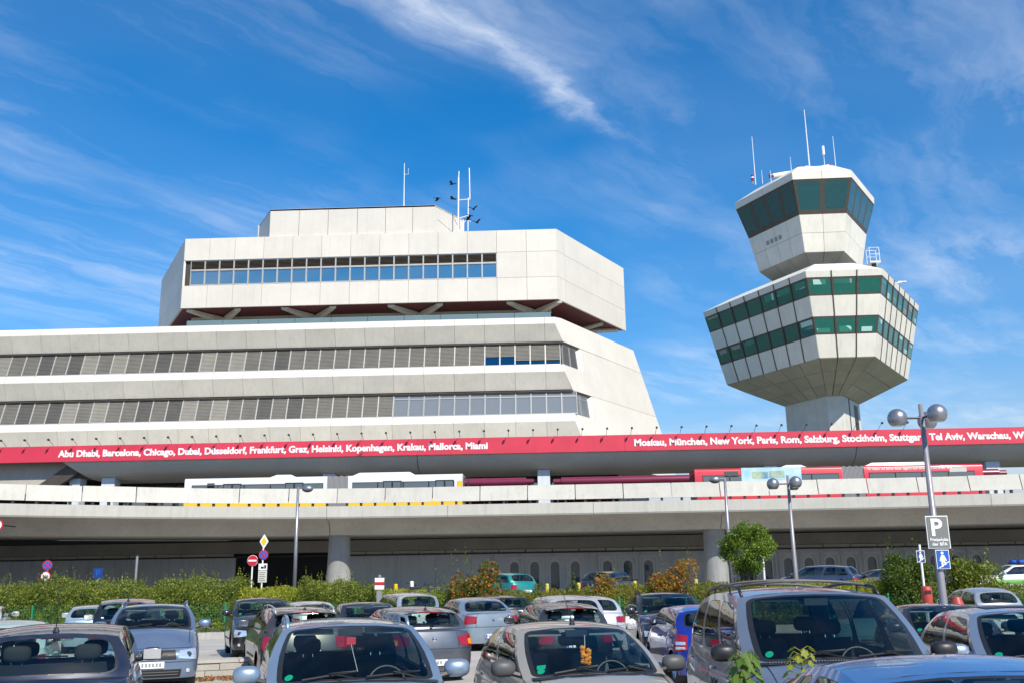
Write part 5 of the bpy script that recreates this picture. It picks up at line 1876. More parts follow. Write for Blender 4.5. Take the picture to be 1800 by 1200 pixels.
PT = {k: paint(k, *v) for k, v in dict(
    navy=((0.012, 0.018, 0.042), .3, .3), mint=((0.42, 0.55, 0.52), .2, .3), silver_white=((0.55, 0.56, 0.56), .5), blue_grey=((0.30, 0.40, 0.48), .4), black=((0.014, 0.014, 0.016), .2, .28),
    slate_blue=((0.19, 0.255, 0.36), .6, .33), silver=((0.50, 0.52, 0.53), .5), brown=((0.085, 0.075, 0.07), .6), dark_blue=((0.02, 0.026, 0.045), .4), pale_green=((0.40, 0.43, 0.42), .6),
    graphite=((0.115, 0.125, 0.145), .6, .33), ice_blue=((0.28, 0.36, 0.44), .6, .34), dark_grey=((0.045, 0.047, 0.05), .6), bright_silver=((0.58, 0.61, 0.65), .5), charcoal=((0.04, 0.043, 0.046), .6),
    royal=((0.008, 0.028, 0.30), .35, .3), aqua=((0.16, 0.34, 0.36), .3), light_silver=((0.50, 0.52, 0.52), .6), steel=((0.27, 0.36, 0.455), .6, .34), taupe=((0.44, 0.40, 0.325), .45, .36), van_silver=((0.25, 0.29, 0.35), .6, .33),
    silver_blue=((0.29, 0.355, 0.455), .6, .34), azure=((0.09, 0.235, 0.50), .55, .3), teal=((0.01, 0.25, 0.22), .3), van_blue=((0.03, 0.05, 0.11), .2, .3), white=((0.72, 0.73, 0.73), .0)).items()}
FRT, RER = -68.0, 112.0
HATCH = dict(L=4.05, W=1.68, H=1.45, xA=.88, xRf=.12, xRr=-1.45, xB=-1.72, zrt=.97, zb=1.0, cr=.34, rprof=lambda v: 1 - .1 * max(0, (.3 - v) / .3) ** 2 - .22 * max(0, (v - .5) / .5) ** 1.5)
SMALL = dict(HATCH, yR=.62, L=3.75, W=1.62, H=1.43, xA=.80, xRf=.10, xRr=-1.30, xB=-1.56, wb=2.4)
MPV = dict(HATCH, L=4.25, W=1.76, H=1.66, zc=1.06, zb=1.10, xA=1.05, xRf=.32, xRr=-1.55, xB=-1.80, zrt=1.05, zhf=.74, arch=.06)
SUV = dict(L=4.32, W=1.78, H=1.60, zs=.26, zhf=.80, zc=1.09, zb=1.14, xA=.92, xRf=.12, xRr=-1.45, xB=-1.80, zrt=1.06, wr=.345, archr=.41, cf=.40, yR=.68)
SEDAN = dict(L=4.5, W=1.75, H=1.46, xA=.95, xRf=.18, xRr=-.98, xB=-1.48, zb=1.04, zrt=1.02, cr=.30, windows=((.04, .50), (.54, .93)), rprof=lambda v: 1 - .1 * max(0, (.3 - v) / .3) ** 2 - .05 * max(0, (v - .5) / .5) ** 2)
WAGON = dict(L=4.75, W=1.80, H=1.50, xA=1.10, xRf=.32, xRr=-1.75, xB=-2.02, zb=1.04, zc=1.0, zrt=1.0, wb=2.75, windows=((.03, .35), (.38, .68), (.71, .96)))
BIGVAN = dict(L=4.95, W=1.98, H=1.80, zs=.24, zhf=.80, zc=1.10, zb=1.12, xA=1.25, xRf=.45, xRr=-1.85, xB=-2.12, zrt=1.05, wb=2.95, yR=.78, bow=.34, wr=.33, archr=.39, cf=.55, nf=2.2, arch=.08, crown=.06, windows=((.04, .33), (.36, .66), (.69, .96)))

HEXA = dict(head=(.60, .96, .60, .95), hskew=.05, htaper=.30, grille=(.54, .62, .92), intake=(.66, .04, .30), pf=.46)
TAILTALL = dict(tail=((.78, .985, .62, .97, 'lamp_red'), (.80, .97, .74, .82, 'lamp_amber')))
TAILWIDE = dict(tail=((.62, .99, .60, .93, 'lamp_red'), (.86, .985, .64, .82, 'lamp_amber')), ttaper=.35, pr=.22)


def vent_slots(root, k):
    """perforated scuttle below the windscreen"""
    mb = MB()
    for e in np.linspace(-.8, .8, 60):
        q = k['hood'](e, .985)
        mb.box(q[0] + .01, q[0] + .06, q[1] - .006, q[1] + .004, q[2] + .012, q[2] + .017)
    mb.build('scuttle_grille', 'metal_grey', root)


def van_rack(root, k):
    for u in (.18, .5, .82):
        pts = [k['roof'](u, e) + V(0, 0, .075) for e in np.linspace(-.93, .93, 9)]
        MB().tube(pts, .016, 6).build('cross_bar', 'trim_black', root)
    vent_slots(root, k)
    for sg in (-1, 1):
        for x in (.05, -.12):
            y = sg * (k['side_y'](x, .82) + .006)
            MB().lathe([(.001, sg * .012), (.05, sg * .008), (.055, 0)], (x, y, .82), 'y', 12).build('door_pull', 'trim_grey', root)


def charm(root, k):
    q = k['ws'](.56, .80) + V(-.1, 0, -.03)
    c = MB()
    for i in range(34):
        a = q + V(random.uniform(-.03, .03), random.uniform(-.045, .045), -.13 - random.uniform(0, .16))
        c.sphere(a, .02 + .01 * random.random(), 7, 5)
    o = MB().tube([q, q + V(0, 0, -.14)], .004, 4).build('hanging_cord', 'plate_white', root)
    c.build('hanging_flowers', 'paper_orange', o)
    q2 = k['ws'](.13, .19)
    n1 = nrm(np.cross(k['ws'](.14, .19) - k['ws'](.12, .19), k['ws'](.13, .21) - k['ws'](.13, .17)))
    t1 = nrm(k['ws'](.14, .19) - k['ws'](.12, .19))
    t2 = np.cross(n1, t1)
    MB().add([q2 - n1 * .006 + t1 * a * .045 + t2 * b * .03 for a, b in ((-1, -1), (1, -1), (1, 1), (-1, 1))], [(0, 1, 2, 3)]).build('permit_sticker', 'sticker_green', root)


def red_tag(root, k):
    q = k['ws'](.5, .78) + V(-.07, 0, -.05)
    o = MB().box(q[0] - .004, q[0] + .004, -.045, .045, q[2] - .06, q[2] + .01).build('hanging_tag', 'paper_red', root)
    MB().tube([q + V(0, 0, -.06), k['ws'](.5, .10) + V(-.05, 0, .02)], .003, 4).build('tag_cord', 'plate_white', o)


def sunroof(root, k):
    MB().grid(lambda u, v: k['roof'](.18 + .3 * v, (2 * u - 1) * .62) + V(0, 0, .006), 8, 5).build('sunroof', 'trim_black', root, smooth=True)


def exhaust(root, k):
    q = k['RF'](.66, .05)
    MB().lathe([(.045, -.10), (.05, .12), (.042, .12), (.042, 0)], (q[0] + .03, q[1], q[2] - .03), 'x', 14).build('exhaust_pipe', 'chrome', root)
    for sg in (-1, 1):
        k['patch'](k['RF'], sg * .62, sg * .90, .16, .24, 'lamp_red', 'reflector', .008, front=False)
    q = k['rs'](.5, .12) + V(-.02, 0, 0)
    MB().tube([q, k['rs'](.78, .16) + V(-.02, 0, 0)], .012, 5).lathe([(.03, -.03), (.03, .03)], q, 'x', 8).build('rear_wiper', 'trim_black', root)


CARS = [
    ('sedan_car', 'silver blue estate car with a red tag hanging in its windscreen', -2.16, 10.58, -74, dict(WAGON, H=1.57, lamps=HEXA), 'steel', dict(rails=PT['steel'], extra=red_tag, dash='dash_grey')),
    ('hatchback_car', 'dusty taupe hatchback with orange flowers hanging behind its windscreen', 0.22, 11.32, -76, dict(SMALL, W=1.66, L=3.8, H=1.48, zc=.95, xRf=.05, xA=.85), 'taupe', dict(mirror=M['trim_grey'], extra=charm, antenna=(.06, .35, .34), dash='dash_grey', seats='seat_grey', bumper='trim_grey')),
    ('minivan', 'large silver minivan with black roof rack parked right of centre', 2.74, 11.2, -89, BIGVAN, 'van_silver', dict(rails=M['trim_black'], extra=van_rack, mirror=M['trim_black'], dash='dash_pale', tint_rear='car_glass_dark')),
    ('sedan_car', 'silver blue car with a dark sunroof at the right edge', 5.53, 12.11, -98, dict(WAGON, H=1.56, L=4.5, xRr=-1.3, xB=-1.75, windows=((.04, .48), (.52, .93))), 'silver_blue', dict(extra=sunroof)),
    ('coupe_car', 'bright blue car closest to the camera at the bottom right corner', 2.17, 5.55, -85, dict(SEDAN, H=1.46, L=4.2, xRf=.22, xRr=-.75, xB=-1.45, arch=.09), 'azure', dict()),
    ('hatchback_car', 'dark navy car seen from behind with a roof aerial at the left edge', -5.80, 11.95, RER, dict(HATCH, H=1.54, L=4.2, W=1.74, rwin=(.07, .93, .07, .9), lamps=TAILWIDE), 'navy', dict(antenna=(.93, .10, .42))),
    ('hatchback_car', 'pale mint small car seen through the rear window of the navy car', -9.4, 17.2, RER, dict(SMALL, lamps=dict(tail=((.62, .97, .58, .92, 'lamp_red'), (.64, .9, .6, .74, 'lamp_amber')))), 'mint', dict()),
    ('hatchback_car', 'whitish car by the hedge cut off by the left edge', -19.6, 34.2, RER, SMALL, 'silver_white', dict()),
    ('hatchback_car', 'small pale blue car by the hedge, second from the left edge', -14.7, 32.0, RER, SMALL, 'blue_grey', dict()),
    ('minivan', 'black compact people carrier seen from behind at the left, brake light below its roof edge', -11.2, 26.3, RER, dict(MPV, lamps=TAILWIDE), 'black', dict(antenna=(.9, .05, .3), spoiler=True)),
    ('crossover_car', 'slate blue crossover facing the camera with chrome vee in its grille', -8.25, 20.7, -70, dict(SUV, lamps=HEXA), 'slate_blue', dict(rails=PT['slate_blue'], grille='vee')),
    ('crossover_car', 'black crossover facing the camera with four chrome grille bars', -8.45, 29.0, FRT, dict(SUV, lamps=dict(HEXA, grille=(.34, .66, .90))), 'black', dict(grille='bars')),
    ('hatchback_car', 'silver car mostly hidden, only its roof shows right of the black crossover', -8.2, 33.6, RER, SMALL, 'silver', dict()),
    ('estate_car', 'brown estate car seen from behind, its roof just above the silver blue estate', -5.63, 21.9, RER, dict(WAGON, H=1.50, L=4.5), 'brown', dict(rails=PT['silver'], antenna=(.93, .02, .06), spoiler=True)),
    ('hatchback_car', 'dark blue car facing the camera behind the roof of the silver blue estate', -5.04, 27.2, FRT, dict(SEDAN, H=1.47), 'dark_blue', dict()),
    ('compact_van', 'pale grey green boxy car seen from behind below the leaning shrubs', -5.1, 34.9, RER, dict(MPV, W=1.62, L=3.9, xRr=-1.68, H=1.64), 'pale_green', dict(antenna=(.5, .1, .3))),
    ('hatchback_car', 'graphite hatchback seen from behind with a chrome exhaust, centre', -3.15, 22.1, RER, dict(HATCH, L=4.25, W=1.75, H=1.46, lamps=TAILWIDE, rwin=(.08, .92, .08, .86)), 'graphite', dict(spoiler=True, antenna=(.93, .06, .22), extra=exhaust)),
    ('sedan_car', 'ice blue sedan seen from behind in front of the orange shrub', -2.45, 31.2, RER, dict(SEDAN, L=4.3, H=1.5, lamps=dict(tail=((.60, .99, .66, .96, 'lamp_red'),), pr=.25)), 'ice_blue', dict()),
    ('estate_car', 'black car with tall tail lights half hidden behind the ice blue sedan', -1.95, 34.9, RER, dict(WAGON, L=4.1, xRr=-1.5, xB=-1.75, windows=((.04, .5), (.54, .96)), H=1.52, W=1.66, lamps=TAILTALL), 'black', dict()),
    ('hatchback_car', 'dark grey hatchback seen from behind above the taupe hatchback roof', 0.09, 22.47, 104, dict(SMALL, H=1.49, W=1.64), 'dark_grey', dict(spoiler=True)),
    ('hatchback_car', 'grey car whose roof alone shows above the dark grey hatchback', 0.25, 27.6, 104, dict(HATCH, H=1.58), 'silver', dict()),
    ('hatchback_car', 'bright silver car with round red tail lamps right of the dark grey hatchback', 0.95, 31.6, 104, dict(HATCH, L=4.2, W=1.74, H=1.50, lamps=dict(tail=((.62, .80, .66, .92, 'lamp_red'), (.80, .97, .66, .92, 'lamp_red')))), 'bright_silver', dict()),
    ('crossover_car', 'charcoal off-roader with roof rails facing the camera behind the royal blue car', 2.93, 26.06, -88, dict(SUV, H=1.62), 'charcoal', dict(rails=M['trim_black'])),
    ('hatchback_car', 'royal blue hatchback seen from behind left of the minivan', 2.94, 20.6, 93, dict(HATCH, L=3.97, W=1.65, lamps=dict(tail=((.74, .99, .56, .96, 'lamp_red'), (.78, .97, .70, .78, 'lamp_clear'), (.78, .97, .60, .66, 'lamp_clear')))), 'royal', dict()),
    ('hatchback_car', 'aqua green car facing the camera right behind the minivan', 7.01, 24.0, -90, dict(HATCH, H=1.56), 'aqua', dict(mirror=M['trim_black'])),
    ('hatchback_car', 'light silver rounded car by the hedge near the right edge', 14.1, 34.0, 93, dict(SMALL, H=1.5, arch=.10), 'light_silver', dict()),
    ('hatchback_car', 'dark car peeping out between the minivan and the car with the sunroof', 6.71, 17.75, -95, dict(SMALL, H=1.46), 'charcoal', dict()),
]
for (nm, lab, x, y, yaw, P_, col, kw) in CARS:
    car(nm, lab, x, y, yaw + random.uniform(-1.2, 1.2), P_, PT[col], **kw)


def police_kit(root, k):
    MB().box(-.35, .0, -.55, .55, 1.50, 1.56).build('light_bar_base', 'trim_black', root)
    for sg in (-1, 1):
        MB().box(-.32, -.03, sg * .20, sg * .54, 1.56, 1.66).build('blue_light', 'police_blue', root)
    for sg in (-1, 1):
        pts = []
        xs__ = np.linspace(-1.6, 1.5, 20)
        mb = MB()
        mb.grid(lambda u, v: V(-1.6 + 3.1 * u, sg * (k['side_y'](-1.6 + 3.1 * u, .62 + .2 * v) + .004), .62 + .2 * v), 20, 3)
        mb.build('green_stripe', 'police_green', root)


UP = 'cars on the upper road'
car('hatchback_car', 'teal green car on the upper road behind the orange shrub', -2.35, 48.6, 128, dict(HATCH, H=1.48), PT['teal'], z=.905, group=UP)
car('minivan', 'dark blue people carrier on the upper road right of the round tree', 12.54, 47.6, 148, dict(MPV, H=1.6), PT['van_blue'], z=.905, group=UP)
car('coupe_car', 'black car with bright roof edge on the upper road beside the big shrub', 15.22, 47.0, 172, dict(SEDAN, H=1.40), PT['black'], z=.905, group=UP)
car('police_car', 'white and green police car with blue roof lights on the upper road', 20.98, 46.0, 180, dict(WAGON, L=4.6), PT['white'], z=.905, group=UP, extra=police_kit)
car('hatchback_car', 'black car on the upper road behind the small brown shrub', 2.95, 48.5, 60, dict(HATCH, H=1.5), PT['black'], z=.905, group=UP)

# ================================================================== BUSES ON THE VIADUCT
def bus(name, label, x0, length, y, z, main, low, windows_from, adverts=False, nose=1):
    """articulated bus, side on; x0 is its left end"""
    b = thing(name, label, 'bus', (x0 + length / 2, y, z), world_parts=True, group='articulated buses on the viaduct')
    ya, yb = y - 1.25, y + 1.25
    H_, zl = 2.90, 1.30
    j0, j1 = x0 + length * .515, x0 + length * .59

    def section(xa, xb, m, za, zb, nm, r=.16):
        mb = MB()
        prof = []
        for (yy, zz_) in ((ya, za), (ya, zb - r), (ya + r * .3, zb - r * .3), (ya + r, zb), (yb - r, zb), (yb - r * .3, zb - r * .3), (yb, zb - r), (yb, za)):
            prof.append((yy, z + zz_))
        pts = [(x, yy, zz_) for x in (xa, xb) for (yy, zz_) in prof]
        n = len(prof)
        mb.add(pts, [(i, i + n, (i + 1) % n + n, (i + 1) % n) for i in range(n)] + [tuple(range(n)), tuple(range(2 * n - 1, n - 1, -1))])
        return mb.build(nm, m, b, smooth=True, angle=50)

    section(x0, j0, main, zl, H_, 'body')
    section(j1, x0 + length, main, zl, H_, 'body')
    section(x0 + .02, j0 - .02, low, .3, zl, 'lower_body', .02)
    section(j1 + .02, x0 + length - .02, low, .3, zl, 'lower_body', .02)
    # folded bellows
    bl = MB()
    n = 17
    for i in range(n):
        xa = j0 + (j1 - j0) * i / n
        d = .10
        bl.box(xa + .01, xa + (j1 - j0) / n - .012, ya + .06, yb - .06, z + .45, z + H_ - .02 + .03 * math.sin(i * 1.3))
    bl.build('bellows', 'bellows', b)
    MB().box(j0 - .02, j1 + .02, ya + .16, yb - .16, z + .5, z + H_ - .1).build('bellows_core', 'trim_black', b)
    # glazing set in a dark band
    for (xa, xb) in ((x0 + .5, j0 - .25), (j1 + .3, x0 + length - .55)):
        n = max(1, round((xb - xa) / 1.72))
        for i in range(n):
            u0, u1 = xa + (xb - xa) * i / n + .04, xa + (xb - xa) * (i + 1) / n - .04
            w_ = MB().box(u0 - .04, u1 + .04, ya - .012, ya + .02, z + zl + .02, z + windows_from).build('window_band', 'trim_black', b)
            MB().box(u0, u1, ya - .02, ya - .014, z + zl + .06, z + windows_from - .05).build('pane', 'building_glass', w_)
    # roof equipment
    for (xa, xb, hh_) in ((x0 + length * .30, x0 + length * .40, .18), (x0 + length * .60, x0 + length * .83, .22)):
        MB().hexa([(xa, ya + .3, z + H_ - .01), (xb, ya + .3, z + H_ - .01), (xb, yb - .3, z + H_ - .01), (xa, yb - .3, z + H_ - .01), (xa + .5, ya + .4, z + H_ + hh_), (xb - .4, ya + .4, z + H_ + hh_), (xb - .4, yb - .4, z + H_ + hh_), (xa + .5, yb - .4, z + H_ + hh_)]).build('roof_unit', 'bus_white', b)
    for xw in (x0 + 2.7, x0 + 9.0, x0 + length - 3.0):
        MB().lathe([(.3, -.14), (.48, -.14), (.5, 0), (.48, .14), (.3, .14)], (xw, ya + .2, z + .5), 'y', 20).build('wheel', 'rubber', b)
    return b, ya, H_, zl


BY_ = 66.2
b1, ya1, HH, ZL = bus('articulated_bus', 'white articulated bus with yellow skirts behind the viaduct parapet', -24.45, 18.75, BY_, 6.12, 'bus_white', 'bus_yellow', 2.44)
MB().box(-6.05, -5.72, ya1 - .03, ya1 + .3, 7.4, 8.55).build('front_pillar', 'bus_yellow', b1)
MB().box(-5.66, -5.60, ya1 + .1, ya1 + 2.3, 7.4, 8.8).build('front_window', 'building_glass', b1)
MB().box(-17.4, -16.9, ya1 - .03, ya1 - .015, 7.85, 8.15).build('side_display', 'bus_yellow', b1)
MB().box(-22.9, -22.4, ya1 - .02, ya1 - .005, 8.35, 8.68).build('vent_grille', 'trim_grey', b1)
MB().tube([(-5.55, ya1 + .1, 8.75), (-5.3, ya1 - .15, 8.7), (-5.3, ya1 - .15, 8.3)], .03, 6).box(-5.36, -5.24, ya1 - .24, ya1 - .08, 8.0, 8.4).build('mirror', 'trim_black', b1)
for xd in (-21.2, -17.0, -10.4, -6.9):
    dr_ = MB().box(xd - .62, xd + .62, ya1 - .028, ya1 - .005, 7.4, 8.62).build('door', 'trim_black', b1)
    for sg in (-1, 1):
        MB().box(xd + sg * .31 - .25, xd + sg * .31 + .25, ya1 - .036, ya1 - .029, 7.5, 8.54).build('pane', 'building_glass', dr_)
b2, ya2, HH, ZL = bus('articulated_bus', 'red articulated bus with a pale blue advert behind the viaduct parapet', 9.65, 18.7, 66.0, 6.12, 'bus_red', 'bus_red', 2.44)
MB().box(12.7, 16.6, ya2 - .035, ya2 - .005, 7.45, 9.02).build('advert', 'bus_advert', b2)
MB().box(13.4, 14.45, ya2 - .042, ya2 - .036, 8.3, 8.75).build('advert_photo', 'advert_photo', b2)
MB().box(14.5, 15.5, ya2 - .042, ya2 - .036, 8.35, 8.8).build('advert_photo', 'advert_photo', b2)
wx_ = 20.9
for w_ in 'Wir mieten und fahren Busse täglich nach Ihrer Zeit und in die Welt'.split():
    ww = .083 * len(w_)
    place_text('lettering', w_, .24, (wx_, ya2 - .006, 8.72), (1, 0, 0), (0, 0, 1), 'letter_white', b2, width=ww, org=ORG[b2.name], offset=.004)
    wx_ += ww + .075
MB().box(26.2, 27.3, ya2 - .02, ya2 - .005, 8.5, 8.8).build('side_display', 'panel_fascia', b2)
MB().box(11.6, 12.5, ya2 - .02, ya2 - .005, 8.45, 8.8).build('side_display', 'trim_grey', b2)
MB().box(9.62, 9.68, ya2 + .2, ya2 + 2.3, 7.3, 8.7).build('rear_window', 'trim_black', b2)

# ================================================================== PLANTS
def hedge(name, label, x0, x1, y0, y1, top, n, size, m, lumpy=.25, group='hedges on the bank', up=.6, feather=0, base=None, core_c='leaf_dark', cat='hedge'):
    """clipped or shaggy hedge: leaf blades through the whole volume, denser towards the skin"""
    h = thing(name, label, cat, ((x0 + x1) / 2, (y0 + y1) / 2, zg((y0 + y1) / 2)), world_parts=True, group=group)
    ph = rng.uniform(0, 6, 8)

    def topz(x):
        t = top(x) if callable(top) else top
        return t + lumpy * (.45 * np.sin(x * 1.7 + ph[0]) * np.sin(x * .63 + ph[1]) + .3 * np.sin(x * 4.1 + ph[2]) + .22 * np.sin(x * 9.3 + ph[3]))
    x = rng.uniform(x0, x1, n)
    y = y0 + (y1 - y0) * rng.beta(.7, .9, n)
    zb = np.array([zg(q) for q in y]) if base is None else np.full(n, base)
    zt = np.array([float(topz(q)) for q in x])
    edge = np.minimum((y - y0) / (y1 - y0), 1 - (y - y0) / (y1 - y0))
    zt = zt - .35 * np.exp(-edge * 9) - rng.exponential(.04, n)
    # bulge of the faces
    z = zb + (zt - zb) * np.sqrt(rng.uniform(0.0, 1, n))
    y = y + .12 * np.sin(x * 3.1 + z * 4 + ph[4]) + .08 * np.sin(x * 7.7 - z * 6 + ph[5])
    pts = np.stack([x, y, z], 1)
    leaf_cloud('foliage', pts, size, m, h, ORG[h.name], up=up)
    if feather:
        fx = rng.uniform(x0, x1, feather)
        fy = rng.uniform(y0 + .2, y1 - .1, feather)
        allp, alld = [], []
        for a, b_ in zip(fx, fy):
            zt0 = float(topz(a)) - .15
            ln = rng.uniform(.15, .6)
            lean = rng.uniform(-.35, .35)
            for q in np.linspace(0, 1, 9):
                allp.append((a + lean * q * ln, b_, zt0 + ln * q))
                alld.append((rng.uniform(-1, 1), rng.uniform(-1, 1), .9))
        tag(leaf_cloud('shoots', np.array(allp), size * .8, m, h, ORG[h.name], dirs=np.array(alld)), kind='stuff')
    # added opaque dark green core that stops one looking straight through
    cr_ = MB()
    xs = np.linspace(x0 + .15, x1 - .15, max(4, int((x1 - x0) / .5)))
    pr = []
    for q in xs:
        zt0 = float(topz(q)) - .42
        zb0 = zg((y0 + y1) / 2) - .1
        pr.append([(q, y0 + .34, zb0), (q, y0 + .45, max(zb0 + .1, zt0 - .15)), (q, (y0 + y1) / 2, max(zb0 + .15, zt0)), (q, y1 - .4, max(zb0 + .1, zt0 - .15)), (q, y1 - .3, zb0)])
    pts = [p_ for r_ in pr for p_ in r_]
    cr_.add(pts, [(i * 5 + j, (i + 1) * 5 + j, (i + 1) * 5 + j + 1, i * 5 + j + 1) for i in range(len(xs) - 1) for j in range(4)])
    cr_.build('hedge_core', core_c, h)
    return h


def shrub(name, label, x, y, r, ztop, n, size, m, group=None, cat='shrub', zbase=None, berries=None, squash=1.0, lean=0.0, core=True, shoots=0):
    zb = zg(y) if zbase is None else zbase
    s = thing(name, label, cat, (x, y, zb), world_parts=True, group=group)
    hz_ = (ztop - zb)
    # several overlapping clumps
    k = 16
    cc = np.stack([rng.uniform(-.62, .62, k) * r, rng.uniform(-.55, .55, k) * r, rng.uniform(.16, .86, k) * hz_], 1)
    wgt = 1 - np.abs(cc[:, 2] / hz_ - .5) * .7
    rad = r * .52 * wgt * rng.uniform(.75, 1.2, k)
    idx = rng.integers(0, k, n)
    d = rng.normal(size=(n, 3))
    d /= np.linalg.norm(d, axis=1)[:, None]
    rr = rad[idx] * rng.uniform(.25, 1.0, n) ** .45
    pts = cc[idx] + d * rr[:, None] * np.array([1, 1, squash])
    pts[:, 0] += lean * pts[:, 2]
    pts = pts[(pts[:, 2] > .03)]
    pts += np.array([x, y, zb])
    leaf_cloud('foliage', pts, size, m, s, ORG[s.name], up=.5)
    if berries:
        nb = berries[1]
        sel = rng.integers(0, len(pts), nb)
        bp = pts[sel] + rng.normal(size=(nb, 3)) * .03
        if len(berries) > 2:
            bp = bp[bp[:, 0] < x + berries[2]]
        leaf_cloud('berries', bp, size * .8, berries[0], s, ORG[s.name], aspect=.9)
    if shoots:
        ap, ad = [], []
        for _ in range(shoots):
            a = rng.uniform(-.8, .8) * r
            ln = rng.uniform(.3, .8) * hz_ * .5
            z0 = zb + hz_ * rng.uniform(.75, .95)
            for q in np.linspace(0, 1, 12):
                ap.append((x + a + .1 * q * np.sign(a), y + rng.uniform(-.1, .1), z0 + ln * q))
                ad.append((rng.uniform(-1, 1), rng.uniform(-1, 1), .6))
        tag(leaf_cloud('shoots', np.array(ap), size * .8, m, s, ORG[s.name], dirs=np.array(ad)), kind='stuff')
    st = MB()
    for _ in range(7):
        a = V(x + rng.uniform(-.12, .12), y + rng.uniform(-.1, .1), zb - .05)
        b_ = V(x, y, zb) + cc[rng.integers(0, k)] * np.array([.9, .9, .9])
        st.tube([a, lerp(a, b_, .5) + V(0, 0, .1), b_], [.03, .022, .01], 5)
    st.build('stems', 'bark', s)
    return s


hedge('hedge', 'tall shaggy yellow green hedge on the bank at the left', -36, -12.3, 38.9, 41.4, 2.22, 90000, .078, 'leaf_hedge', .38, feather=260)
hedge('hedge', 'lower clipped stretch of hedge behind the no entry sign', -12.3, -9.9, 38.9, 41.2, lambda x: 1.92, 10000, .07, 'leaf_yellow', .10, feather=10)
hedge('hedge', 'bushy green hedge mound in front of the left column', -9.9, -6.9, 38.7, 41.2, lambda x: 2.28 - .20 * abs(x + 8.9), 15000, .076, 'leaf_hedge', .3, feather=34)
hedge('hedge', 'flat clipped hedge left of the striped bollard', -7.0, -5.0, 39.2, 41.0, 1.76, 7000, .068, 'leaf_yellow', .07)
hedge('hedge', 'rounded green hedge by the bicycles', -5.0, -3.2, 38.6, 40.6, 1.66, 7500, .078, 'leaf_hedge', .3, feather=10)
hedge('hedge', 'long clipped hedge with rusty tips in the middle of the bank', -1.9, 8.4, 38.7, 41.2, lambda x: 1.66 + .03 * x, 40000, .07, 'leaf_trim', .12, feather=24)
hedge('hedge', 'bright yellow green clipped hedge right of the round tree', 8.6, 14.2, 37.9 + .9, 41.0, 1.82, 22000, .07, 'leaf_yellow', .08)
hedge('hedge', 'olive hedge at the right edge below the police car', 14.2, 32, 38.6, 41.2, lambda x: 1.66 + .01 * (x - 14), 46000, .075, 'leaf_hedge', .14)
SG = 'shrubs on the bank'
shrub('shrub', 'round shrub of mixed green and orange leaves left of the teal car', -2.85, 38.6, 1.15, 2.75, 6500, .10, 'leaf_dark', SG, berries=('leaf_orange', 2600), shoots=6)
shrub('shrub', 'tall slim green shoots beside the mixed orange shrub', -4.2, 40.2, .5, 2.1, 900, .08, 'leaf_hedge', SG, shoots=4)
shrub('shrub', 'orange berry bush left of the right column', 4.65, 38.8, 1.0, 2.75, 2600, .09, 'leaf_trim', SG, berries=('leaf_orange', 2600), shoots=4)
shrub('shrub', 'small brownish bush in front of the black upper road car', 2.1, 39.2, .5, 2.35, 1000, .09, 'leaf_trim', SG, berries=('leaf_orange', 500), shoots=1)
shrub('shrub', 'slender single green shoot plant in the middle hedge', .85, 39.6, .28, 2.2, 420, .08, 'leaf_dark', SG, shoots=3)
shrub('shrub', 'small leafy sprig left of the slender shoot plant', -.55, 39.4, .35, 2.05, 420, .08, 'leaf_dark', SG)
shrub('shrub', 'large dark green shrub behind the small blue sign', 13.8, 38.8, 1.2, 2.8, 9000, .11, 'leaf_dark', SG, shoots=12)
shrub('shrub', 'large yellow green shrub behind the big parking sign post', 16.1, 39.2, 1.15, 2.50, 7000, .11, 'leaf_hedge', SG, shoots=10)
shrub('shrub', 'dry straw coloured low plant beside the red bins', 10.1, 35.6, .6, .9, 900, .10, 'leaf_trim', SG, zbase=0.0)

# round headed tree
tr = thing('round_tree', 'small round clipped tree with dense green crown in front of the right column', 'tree', (7.85, 40.0, zg(40)), world_parts=True)
tk = MB()
base = V(7.85, 40.0, zg(40) - .1)
for i in range(7):
    a = i * .9
    top_ = V(7.85 + .55 * math.cos(a), 40 + .5 * math.sin(a), 2.9 + .25 * math.sin(i * 2.1))
    tk.tube([base + V(.05 * math.cos(a), .05 * math.sin(a), 0), lerp(base, top_, .45) + V(.02, 0, .15), top_], [.055, .04, .015], 6)
tk.build('trunk', 'bark', tr)
n = 18000
k = 70
cd = rng.normal(size=(k, 3)); cd /= np.linalg.norm(cd, axis=1)[:, None]
cc = cd * np.array([.98, .95, .92]) * rng.uniform(.72, 1.0, k)[:, None]
idx = rng.integers(0, k, n)
d = rng.normal(size=(n, 3)); d /= np.linalg.norm(d, axis=1)[:, None]
pts = cc[idx] + d * (rng.uniform(.1, .30, n)[:, None]) + np.array([7.87, 40.0, 3.12])
pts[:, 2] = np.maximum(pts[:, 2], 1.95 + rng.uniform(0, .25, n))
leaf_cloud('crown', pts, .085, 'leaf_tree', tr, ORG[tr.name], up=.4)


